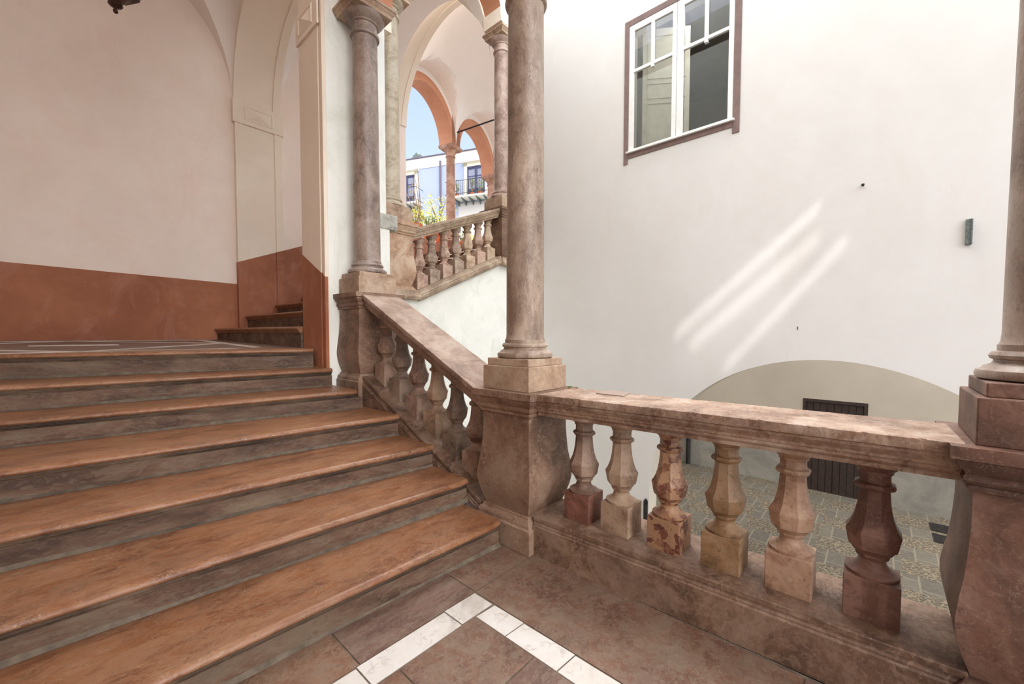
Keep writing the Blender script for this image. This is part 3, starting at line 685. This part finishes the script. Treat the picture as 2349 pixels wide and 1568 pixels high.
# ---------------------------------------------------------------- court wall with arch and window
s=XC/10.5
def YC(v): return v*s
def ZC(v): return 1.5+(v-1.5)*s
ACY,AR,AZ=.47,2.05,-.845
WY0,WY1,WZ0,WZ1=YC(2.64),YC(5.22),ZC(6.36),6.13
def court_wall():
    m=MB(); th=.28; n=48; top=7.8
    Y0,Y1=-12.,5.3
    P=lambda x,y,z:(x,y,z)
    for x in (XC,XC+th):
        # arch zone
        for k in range(n):
            a,b=math.pi*(1-k/n),math.pi*(1-(k+1)/n)
            ya,za,yb,zb=ACY+AR*math.cos(a),AZ+AR*math.sin(a),ACY+AR*math.cos(b),AZ+AR*math.sin(b)
            m.add([P(x,ya,za),P(x,yb,zb),P(x,yb,2.),P(x,ya,2.)],[(0,1,2,3)])
        for (a,b,c,d) in ((Y0,ACY-AR,-2.3,2.),(ACY+AR,Y1,-2.3,2.),(Y0,WY0,2.,top),(WY1,Y1,2.,top),(WY0,WY1,2.,WZ0),(WY0,WY1,WZ1,top)):
            m.add([P(x,a,c),P(x,b,c),P(x,b,d),P(x,a,d)],[(0,1,2,3)])
    rr=[(ACY-AR,-2.3)]+[(ACY+AR*math.cos(math.pi*(1-k/n)),AZ+AR*math.sin(math.pi*(1-k/n))) for k in range(n+1)]+[(ACY+AR,-2.3)]
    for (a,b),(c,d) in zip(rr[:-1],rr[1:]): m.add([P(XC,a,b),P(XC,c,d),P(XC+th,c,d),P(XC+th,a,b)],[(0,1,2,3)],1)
    for (a,b),(c,d) in (((WY0,WZ0),(WY1,WZ0)),((WY1,WZ0),(WY1,WZ1)),((WY1,WZ1),(WY0,WZ1)),((WY0,WZ1),(WY0,WZ0))): m.add([P(XC,a,b),P(XC,c,d),P(XC+th,c,d),P(XC+th,a,b)],[(0,1,2,3)])
    m.add([P(XC,Y1,-2.3),P(XC+th,Y1,-2.3),P(XC+th,Y1,top),P(XC,Y1,top)],[(0,1,2,3)])
    struct(m.build('wall_court',[M['wcourt'],M['winner']]))
court_wall()
# surround
xf=XC-.012
m=MB()
BY0,BY1,BZ1=YC(2.494),YC(5.345),6.215
zb0,zb1=ZC(6.25),ZC(6.395)
m.box(xf,XC,BY0,YC(2.645),ZC(6.10),BZ1); m.box(xf,XC,YC(5.215),BY1,ZC(6.11),BZ1); m.box(xf,XC,YC(2.645),YC(5.215),zb0,zb1); m.box(xf,XC,YC(2.645),YC(5.215),6.125,BZ1)
w=empty('window_1',(XC,YC(3.93),ZC(6.39)),'white double casement window with a brown painted surround high in the white court wall','window'); w['kind']='structure'
def wpart(mb,name,mat,parent,**k):
    o=mb.build(name,mat,origin=(XC,YC(3.93),ZC(6.39)),**k); o.parent=parent; o.location=(0,0,0); return o
wpart(m,'painted_surround',M['brown'],w,bevel=.006)
m=MB(); m.box(xf-.035,XC+.04,YC(2.60),YC(5.25),ZC(6.385),ZC(6.43)); wpart(m,'window_sill',M['frame'],w,bevel=.004)
def sash(ya,yb,ga,gb,mun):
    m=MB(); x0_,x1_=XC-.006,XC+.035; zb,zt=ZC(6.43),6.125; gz0,gz1=ZC(6.485),ZC(9.57)
    m.box(x0_,x1_,ya,ga,zb,zt); m.box(x0_,x1_,gb,yb,zb,zt); m.box(x0_,x1_,ga,gb,zb,gz0); m.box(x0_,x1_,ga,gb,gz1,zt)
    tz=ZC(8.52); m.box(x0_-.008,x1_-.01,ga,gb,tz-.022,tz+.022)
    m.box(x0_-.016,x1_-.01,mun-.022,mun+.022,tz-.06,gz1)
    for q in (m,): o=wpart(m,'window_sash',M['frame'],w,bevel=.003)
    g=MB(); g.box(XC+.012,XC+.016,ga,gb,gz0,gz1); gg=wpart(g,'window_pane',M['glass'],w); 
sash(YC(3.945),YC(5.21),YC(4.055),YC(5.07),YC(4.56))
sash(YC(2.645),YC(3.935),YC(2.757),YC(3.775),YC(3.25))
# shutter inside
def shutter():
    m=MB(); H0,H1=WZ0-.3,6.22; wd=.70; th=.035
    m.box(0,wd,-th,0,H0,H1)
    zs=[H0+.10,5.10,5.16,5.40,5.46,H1-.10]
    for a,b in ((zs[0],zs[1]),(zs[2],zs[3]),(zs[4],zs[5])):
        for (xa,xb,za,zb) in ((.07,wd-.06,a,a+.02),(.07,wd-.06,b-.02,b),(.07,.09,a,b),(wd-.08,wd-.06,a,b)): m.box(xa,xb,-th-.010,-th,za,zb)
    o=m.build('interior_shutter',M['shut'],bevel=.003); o.location=(XC+.34,YC(5.12),0); o.rotation_euler=(0,0,R(-56))
    tag(o,'cream panelled shutter leaf standing behind the left pane of the court window','shutter')
shutter()
m=MB(); m.box(XC+.28,XC+3.4,WY0-.7,WY1+.35,WZ0-1.2,WZ1+.35)
o=struct(m.build('wall_window_room',M['room']))
# cut the side of the room towards the window
me=o.data
import bmesh
bm=bmesh.new(); bm.from_mesh(me)
for fc in list(bm.faces):
    if abs(fc.normal.x)>.9 and fc.calc_center_median().x<XC+.5: bm.faces.remove(fc)
bm.to_mesh(me); bm.free()
# details on the wall
m=MB(); m.box(XC-.035,XC,YC(-1.12),YC(-1.05),ZC(3.04),ZC(3.475)); m.box(XC-.045,XC,YC(-1.13),YC(-1.11),ZC(3.04),ZC(3.47)); tag(m.build('wall_anchor',M['ironp'],bevel=.004,origin=(XC,YC(-1.08),ZC(3.2))),'grey iron wall anchor plate on the white court wall, near the right column','wall anchor')
m=MB(); m.tube([(XC,YC(.314),ZC(4.385)),(XC-.03,YC(.314),ZC(4.38)),(XC-.045,YC(.318),ZC(4.36))],.010,8); m.lathe([(.004,0),(.016,.004),(.012,.015)],12,cx=XC-.035,cy=YC(.316),z0=ZC(4.372)); tag(m.build('wall_hook',M['iron'],smooth=50,origin=(XC,YC(.314),ZC(4.38))),'small dark iron hook sticking out of the white court wall','hook')
m=MB(); m.box(XC-.003,XC,YC(1.285),YC(1.297),ZC(1.60),ZC(1.67)); tag(m.build('wall_slit',M['iron'],origin=(XC,YC(1.29),ZC(1.63))),'tiny dark slit in the court wall above the arch','pin')  # thin dark plate standing for a narrow slot in the plaster
m=MB(); m.prism([(2.535,-2.06),(2.60,-2.06),(2.60,-1.045),(2.575,-.995),(2.55,-1.0),(2.535,-1.03)],lambda p:(XC-.012,p[0],p[1]),lambda p:(XC,p[0],p[1])); tag(m.build('iron_corner_guard',M['iron'],bevel=.003,origin=(XC,2.57,-2.06)),'dark iron guard strip low on the court wall at the left of the arch','corner guard')
# ---------------------------------------------------------------- ground and far yard
m=MB(); xs=[2.4,30]; ys=[-14,8]
m.add([(2.4,-14,ZG-.1),(30,-14,ZG-.1),(30,5,ZG+.13),(2.4,5,ZG+.13)],[(0,1,2,3)])
g=struct(m.build('floor_courtyard',M['cobble']))
XI=11.2
def zg(y): return ZG-.1+(y+14)*.23/19
def iw():
    m=MB(); d0,d1,dt=.128,1.237,.068
    P=lambda y,z:(XI,y,z)
    for (a,b,c,d,mi) in ((-14,d0,-2.4,.0,0),(d1,6,-2.4,.0,0),(-14,d0,0.,4.5,1),(d1,6,0.,4.5,1),(d0,d1,dt,4.5,1)):
        # one continuous render coat
        m.add([P(a,c),P(b,c),P(b,d),P(a,d)],[(0,1,2,3)],mi)
    m.add([P(d0,0.0),P(d1,0.0),P(d1,dt),P(d0,dt)],[(0,1,2,3)],1) if False else None
    m.add([(XI,d0,-2.4),(XI+.1,d0,-2.4),(XI+.1,d0,dt),(XI,d0,dt)],[(0,1,2,3)],1); m.add([(XI,d1,-2.4),(XI+.1,d1,-2.4),(XI+.1,d1,dt),(XI,d1,dt)],[(0,1,2,3)],1); m.add([(XI,d0,dt),(XI+.1,d0,dt),(XI+.1,d1,dt),(XI,d1,dt)],[(0,1,2,3)],1)
    struct(m.build('wall_yard',[M['wyard'],M['wyard']]))
def yardmat():
    m,nt,b=nm('yard_render'); v=coords(nt,rand=False,world=True)
    sp=node(nt,'ShaderNodeSeparateXYZ'); nt.links.new(v,sp.inputs[0])
    ns=noise(nt,v,1.6,6,.6); ad=node(nt,'ShaderNodeMath',operation='MULTIPLY_ADD'); ad.inputs[1].default_value=.5; nt.links.new(ns,ad.inputs[0]); nt.links.new(sp.outputs[2],ad.inputs[2])
    fac=node(nt,'ShaderNodeMapRange'); fac.inputs['From Min'].default_value=-.75; fac.inputs['From Max'].default_value=-.15; nt.links.new(ad.outputs[0],fac.inputs['Value'])
    up=ramp(nt,noise(nt,v,.7,7,.6),[(.35,lin((204,194,178))),(.65,lin((216,206,190)))])
    lo=ramp(nt,noise(nt,v,1.8,8,.7,.5),[(.35,lin((146,144,138))),(.65,lin((178,174,164)))])
    nt.links.new(mix(nt,fac.outputs[0],lo,up),b.inputs['Base Color']); b.inputs['Roughness'].default_value=.9
    bump(nt,b,noise(nt,v,8,8),.15,.01); return m
M['wyard']=yardmat()
iw()
dr=empty('door_1',(XI,.68,-2.1),'dark brown double plank door in the yard wall beyond the arch','door'); dr['kind']='structure'
def dpart(mb,name,mat,par=dr,**k):
    o=mb.build(name,mat,origin=(XI,.68,-2.1),**k); o.parent=par; o.location=(0,0,0); return o
m=MB(); m.box(XI-.01,XI+.06,.128,.19,-2.1,.068); m.box(XI-.01,XI+.06,1.175,1.237,-2.1,.068); m.box(XI-.01,XI+.06,.19,1.175,.0,.068); dpart(m,'door_frame',M['door'],bevel=.004)
for a,b in ((.195,.678),(.687,1.170)):
    m=MB(); npl=4; wdt=(b-a)/npl
    for k in range(npl): m.box(XI+.01,XI+.045,a+wdt*k+.005,a+wdt*(k+1)-.005,-2.06,-.005)
    m.box(XI+.025,XI+.06,a-.006,b+.006,-2.06,.005); dpart(m,'door_leaf',M['door'],bevel=.003)
m=MB(); m.box(XI-.002,XI+.012,.70,.715,-1.23,-1.17); dpart(m,'keyhole_plate',M['brass'])
m=MB(); m.tube([(XI-.06,3.70,-1.95),(XI-.06,3.70,2.6)],.055,14); m.tube([(XI-.06,3.70,-1.15),(XI-.06,3.70,-1.07)],.065,14); tag(m.build('iron_downpipe',M['iron'],smooth=50,origin=(XI-.06,3.7,-1.95)),'black rusty iron downpipe on the yard wall left of the door','downpipe')
for k,(x,y,lab) in enumerate(((10.55,-1.10,'dark iron drain grate set in the paving against the yard wall'),(10.0,-1.10,'second dark iron drain grate, nearer than the one at the yard wall'))):
    m=MB(); m.box(x-.2,x+.2,y-.32,y+.32,-.02,.012)
    for q in range(9): m.box(x-.19+q*.045,x-.165+q*.045,y-.3,y+.3,.012,.02)
    tag(m.build('drain_grate',M['iron'],origin=(x,y,0)),lab,'grate','iron grates in the paving'); bpy.context.scene.objects
for o in [o for o in bpy.data.objects if o.name.startswith('drain_grate')]: o.location.z=zg(-1.1)
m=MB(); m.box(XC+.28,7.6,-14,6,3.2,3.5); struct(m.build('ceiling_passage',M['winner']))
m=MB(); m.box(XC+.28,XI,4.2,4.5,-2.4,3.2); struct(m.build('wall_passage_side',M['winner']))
# court closure on the near side and right
m=MB(); m.box(2.14,XC,-12.3,-12.,-2.4,9.); struct(m.build('wall_court_south',M['wcourt']))
# ---------------------------------------------------------------- facade beyond
F0=Vector((15.8,19.8)); ft=Vector((math.cos(R(113)),math.sin(R(113)))); fn=Vector((-ft.y,ft.x))   # fn points away from the viewer or towards
if fn.dot(F0)>0: fn=-fn
def FW(a,b,z): return (F0.x+ft.x*a+fn.x*b,F0.y+ft.y*a+fn.y*b,z)
def fbox(m,a0,a1,b0,b1,z0,z1,mi=0):
    vs=[FW(a0,b0,z0),FW(a1,b0,z0),FW(a1,b1,z0),FW(a0,b1,z0),FW(a0,b0,z1),FW(a1,b0,z1),FW(a1,b1,z1),FW(a0,b1,z1)]
    m.add(vs,[(3,2,1,0),(4,5,6,7),(0,1,5,4),(1,2,6,5),(2,3,7,6),(3,0,4,7)],mi)
fb=empty('apartment_building',(F0.x,F0.y,0),'blue-grey apartment building with pale parapet seen through the far arches','building')
def fpart(mb,name,mat,par=None,**k):
    o=mb.build(name,mat,origin=(F0.x,F0.y,0),**k); o.parent=par or fb; o.location=(0,0,0); return o
m=MB(); fbox(m,-9,9,-4,0,-2,11.62); fpart(m,'facade_wall',M['blue'])
m=MB(); fbox(m,-9,9,-4,.03,11.62,12.26); fpart(m,'parapet',M['parap'])
m=MB(); fbox(m,-9,9,-4,.08,12.26,12.32); fpart(m,'parapet_coping',M['pipe'])
m=MB(); fbox(m,-9,-1.0,0,.04,-2,9.25); fpart(m,'lower_storey',M['parap'])
m=MB(); m.tube([FW(.19,.07,8.),FW(.19,.07,11.9)],.055,10); fpart(m,'downpipe',M['pipe'],smooth=50)
m=MB(); fbox(m,1.75,2.25,-1.,-.2,12.3,12.62); m.add([FW(1.55,-.1,12.3),FW(2.4,-.1,12.3),FW(1.95,-.1,12.72),FW(1.55,-1.1,12.3),FW(2.4,-1.1,12.3),FW(1.95,-1.1,12.72)],[(0,1,2),(5,4,3),(0,2,5,3),(1,4,5,2)]); fpart(m,'roof_dormer',M['ironp'])
for (a0,a1,nm_,lab) in ((-2.72,-1.58,'right',''),(1.98,3.1,'left','')):
    z0_,z1_=9.42,11.32
    m=MB(); fbox(m,a0-.2,a0,0,.08,z0_,z1_+.2); fbox(m,a1,a1+.2,0,.08,z0_,z1_+.2); fbox(m,a0-.2,a1+.2,0,.08,z1_,z1_+.2); fbox(m,a0-.3,a1+.3,0,.3,z1_+.2,z1_+.26)
    wf=fpart(m,'balcony_door',M['trimc'])
    m=MB(); mid=(a0+a1)/2
    fbox(m,a0,a1,-.02,.02,z0_,z1_)
    for p_,q_ in ((a0,mid),(mid,a1)):
        fbox(m,p_,p_+.07,.02,.05,z0_,z1_); fbox(m,q_-.07,q_,.02,.05,z0_,z1_); fbox(m,p_,q_,.02,.05,z1_-.08,z1_); fbox(m,p_,q_,.02,.05,z1_-.62,z1_-.54); fbox(m,p_,q_,.02,.05,z0_+.5,z0_+.58)
    fpart(m,'shutter_leaf',M['navy'],wf)
    m=MB()
    for p_,q_ in ((a0,mid),(mid,a1)):
        for k in range(22): fbox(m,p_+.09,q_-.09,.02,.045,z0_+.62+k*.05,z0_+.645+k*.05)
    fpart(m,'shutter_slats',plain('pale_slats',(176,180,196),.6) if 'pale_slats' not in bpy.data.materials else bpy.data.materials['pale_slats'],wf)
for (a0,a1) in ((-3.6,-.55),(1.44,4.)):
    m=MB(); fbox(m,a0,a1,0,.85,9.34,9.42); sl=fpart(m,'balcony_slab',M['trimc'])
    m=MB(); 
    k=a0+.2
    while k<a1-.05:
        m.add([FW(k,0,9.34),FW(k+.06,0,9.34),FW(k+.06,.75,9.34),FW(k,.75,9.34),FW(k,0,9.05),FW(k+.06,0,9.05),FW(k+.06,.6,9.27),FW(k,.6,9.27)],[(0,1,2,3),(7,6,5,4),(0,4,5,1),(1,5,6,2),(2,6,7,3),(3,7,4,0)]); k+=.46
    fpart(m,'balcony_bracket',M['ironp'],sl)
    m=MB(); zt=10.28
    for z in (zt,9.55):
        m.tube([FW(a0,.02,z),FW(a0,.82,z),FW(a1,.82,z),FW(a1,.02,z)],.016,6)
    k=a0
    while k<=a1+.01:
        m.tube([FW(k,.82,9.42),FW(k,.82,zt)],.009,5); k+=.13
    fpart(m,'balcony_railing',M['iron'],sl)
def leafcloud(mb,c,rad,n,size,mi=0,flat=1.):
    for _ in range(n):
        while True:
            d=Vector([random.uniform(-1,1) for _ in range(3)])
            if d.length<=1: break
        p=Vector(c)+Vector((d.x*rad[0],d.y*rad[1],d.z*rad[2]))
        a=Vector([random.uniform(-1,1) for _ in range(3)]).normalized(); b=a.cross(Vector([random.uniform(-1,1) for _ in range(3)])).normalized()
        s_=size*random.uniform(.6,1.3)
        mb.add([p-a*s_,p-b*s_*.45+a*.1*s_,p+a*s_,p+b*s_*.45+a*.1*s_],[(0,1,2,3)],mi)
def pot(loc,r,h,label,leaf,n,lr,lh,group,lsz=.06):
    t=empty('potted_plant',loc,label,'potted plant',group)
    m=MB(); m.lathe([(r*.68,0),(r*.92,h*.82),(r*1.05,h*.82),(r*1.05,h),(r*.95,h),(r*.9,h*.88)],20); m.build('plant_pot',M['terra'],t,smooth=40)
    m=MB(); m.lathe([(r*.01,h*.9),(r*.9,h*.9)],16,cap=False); m.build('soil',M['soil'],t)
    m=MB()
    for k in range(6):
        a=k*1.05; m.tube([(0,0,h*.85),(math.cos(a)*lr*.3,math.sin(a)*lr*.3,h+lh*.5),(math.cos(a)*lr*.7,math.sin(a)*lr*.7,h+lh*.95)],.008,5)
    m.build('plant_stem',M['bark'],t,smooth=60)
    m=MB(); leafcloud(m,(0,0,h+lh*.6),(lr,lr,lh*.55),n,lsz); m.build('foliage',leaf,t)
    return t
pl=['balcony plant in a small clay pot at the left end of the far right balcony','tall thin cactus-like balcony plant beside the left clay pot','balcony plant with drooping leaves in front of the navy shutters','leafy balcony plant at the right end, beside the far loggia column']
for k,(a,lh) in enumerate(((-.85,.75),(-1.2,.7),(-2.15,.75),(-2.65,.6))):
    pot(FW(a,.6,9.42),.13,.17,pl[k],M['leafg'],60,.2,lh,'plants on the far balcony',.06)
# ---------------------------------------------------------------- garden plants beyond the loggia
def at(px,py,dep):
    q=f+r2*((px-1174.5)/FPX)-u2*((py-803)/FPX); return Vector((0,0,1.5))+q*dep
TP=Vector((10.64,12.76,0))
def tree():
    base=Vector((10.2,13.2,-1.8))
    t=empty('garden_tree',base,'small yellow-green leafy tree beyond the far handrail','tree')
    m=MB(); 
    top=[]
    root=Vector((0,0,0)); fork=Vector((0,0,7.55))
    m.tube([root,Vector((.05,.02,3)),fork],[.12,.10,.06],8)
    for k in range(16):
        a=random.uniform(0,6.28); l=random.uniform(.3,1.0); e=fork+Vector((math.cos(a)*l,math.sin(a)*l,random.uniform(.0,1.0)))
        mid=(fork+e)/2+Vector((random.uniform(-.1,.1),random.uniform(-.1,.1),-.1)); m.tube([fork,mid,e],[.03,.02,.008],5); top.append(e)
    m.build('tree_trunk',M['bark'],t,smooth=60)
    m=MB()
    for e in top: leafcloud(m,e,(.30,.30,.24),46,.045)
    leafcloud(m,fork+Vector((0,0,.1)),(.95,.95,.75),520,.045)
    m.build('foliage',M['leafy'],t)
tree()
def fronds():
    t=empty('dry_climber',(8.10,11.30,2.95),'bare brown arching stems at the left of the open arch','climber')
    m=MB()
    base=Vector((0,0,0))
    for k in range(7):
        a=R(118+k*9); pts=[]
        for j in range(9):
            q=j/8; pts.append(Vector((math.cos(a)*(.15+.09*k)*(q**2.2),math.sin(a)*(.15+.09*k)*(q**2.2),.2+4.3*q*(1-.05*k)-.5*q**3)))
        m.tube(pts,[.03*(1-.7*j/8) for j in range(9)],6)
    m.build('stem',M['dry'],t,smooth=60)
fronds()
for k,(s_,lab) in enumerate(((-1.70,'terracotta pot with a shrub on the loggia parapet, leftmost behind the far balusters'),(-1.12,'terracotta pot with a shrub on the loggia parapet, second from the left'),(-.52,'terracotta pot with a shrub on the loggia parapet, just left of the slender column'),(.62,'terracotta pot with a shrub on the loggia parapet, just right of the slender column'),(1.4,'terracotta pot with a shrub on the loggia parapet, rightmost behind the far balusters'))):
    q=W(s_,0,4.06); pot(q,.19,.36,lab,M['leafg'] if k%2 else M['leafy'],70,.26,.36,'pots on the loggia parapet',.05)
# ---------------------------------------------------------------- small things
t=empty('hanging_lantern',(.49,6.0,4.82),'dark bronze lantern finial hanging at the top left','lantern')
m=MB(); m.lathe([(.003,0),(.018,.012),(.022,.03),(.012,.05),(.012,.06),(.05,.075),(.06,.09),(.05,.11),(.09,.16),(.12,.2)],20); m.build('lantern_finial',M['bronze'],t,smooth=50)
m=MB(); m.lathe([(.12,.2),(.19,.22),(.2,.25),(.18,.26)],6)
for k in range(6):
    a=k*math.pi/3; m.tube([(.18*math.cos(a),.18*math.sin(a),.25),(.24*math.cos(a),.24*math.sin(a),.75)],.012,6)
m.lathe([(.25,.74),(.27,.78),(.15,.95),(.04,1.02)],6); m.build('lantern_cage',M['bronze'],t,smooth=30)
m=MB(); m.tube([(0,0,1.0),(0,0,2.3)],.01,6); m.build('lantern_chain',M['bronze'],t)
m=MB(); m.prism([(2.40,1.20),(2.575,1.24),(2.585,1.42),(2.40,1.40)],lambda p:(p[0],p[1],1.1005),lambda p:(p[0],p[1],1.1055)); tag(m.build('stone_chip',M['card'],origin=(2.5,1.3,1.1)),'thin flat grey-pink stone piece lying on the level handrail beside the central pier','stone piece')
m=MB(); leafcloud(m,(0,0,.006),(.03,.012,.006),30,.008); o=m.build('moss_tuft',M['moss']); o.location=(2.53,1.70,1.103); tag(o,'tiny green moss tuft at the foot of the central column plinth','moss')
m=MB(); m.box(XL,2.53,-.8,5.3,7.5,7.7); struct(m.build('ceiling_flight',M['vault']))
# ---------------------------------------------------------------- world and lights
w_=bpy.data.worlds.new('world'); sc.world=w_; w_.use_nodes=True; nt=w_.node_tree; bg=nt.nodes['Background']
tc=node(nt,'ShaderNodeTexCoord'); sx=node(nt,'ShaderNodeSeparateXYZ'); nt.links.new(tc.outputs['Generated'],sx.inputs[0])
c=ramp(nt,sx.outputs[2],[(0.,(.70,.78,.88)),(.35,(.56,.68,.88)),(.6,(.40,.54,.84)),(1.,(.50,.62,.82))])
nt.links.new(c,bg.inputs[0]); bg.inputs[1].default_value=1.0
def sun(name,d,e,ang,c=(1,1,1)):
    l=bpy.data.lights.new(name,'SUN'); l.energy=e; l.angle=R(ang); l.color=c
    o=bpy.data.objects.new(name,l); col.objects.link(o); o.rotation_euler=Vector(d).to_track_quat('-Z','Y').to_euler(); return o
sun('soft_daylight',(-.36,-.50,-.95),11.0,70,(1,.97,.93))
sun('soft_daylight',(.55,.30,-.75),2.6,90,(1,.97,.94))
sun('soft_daylight',(.10,.92,-.34),2.3,50,(1,.97,.93))
def add_streak_lamp(cy,cz,length,width,w,spread=3.,ang=None):
    # added unseen lamps cast the court wall's light streaks, assumed to be reflected sun
    L=bpy.data.lights.new('added_streak_lamp','AREA'); L.shape='RECTANGLE'; L.spread=R(spread); L.energy=w; L.color=(1,.99,.97)
    d=Vector((3.1,1.0,-6.5)).normalized(); lw=Vector((0,.737,-.675)) if ang is None else Vector((0,math.cos(R(ang)),-math.sin(R(ang))))
    lp=lw-d*lw.dot(d); L.size=length*lp.length; L.size_y=width
    x=lp.normalized(); z=-d; y=z.cross(x)
    o=bpy.data.objects.new('added_streak_lamp',L); col.objects.link(o)
    p=Vector((XC,cy,cz))-Vector((3.1,1.0,-6.5))
    o.matrix_world=Matrix(((x.x,y.x,z.x,p.x),(x.y,y.y,z.y,p.y),(x.z,y.z,z.z,p.z),(0,0,0,1)))
add_streak_lamp(1.36,2.23,2.2,.03,.17,1.1); add_streak_lamp(1.25,1.98,1.9,.05,.17,1.3); add_streak_lamp(1.50,1.66,1.7,.42,.30,4); add_streak_lamp(1.02,1.66,2.3,.03,.15,1.2,51)
rl=bpy.data.lights.new('added_room_fill','AREA'); rl.energy=22; rl.size=1.2; rl.color=(1,.96,.9); ro=bpy.data.objects.new('added_room_fill',rl); col.objects.link(ro); ro.location=(XC+.75,1.7,6.35)  # unseen fill light, added to brighten the shutter and room behind the window
sc.view_settings.view_transform='Standard'; sc.view_settings.look='None'; sc.view_settings.gamma=1; sc.view_settings.use_curve_mapping=False
sc.view_settings.exposure=0.42
sc.cycles.max_bounces=8; sc.cycles.diffuse_bounces=6
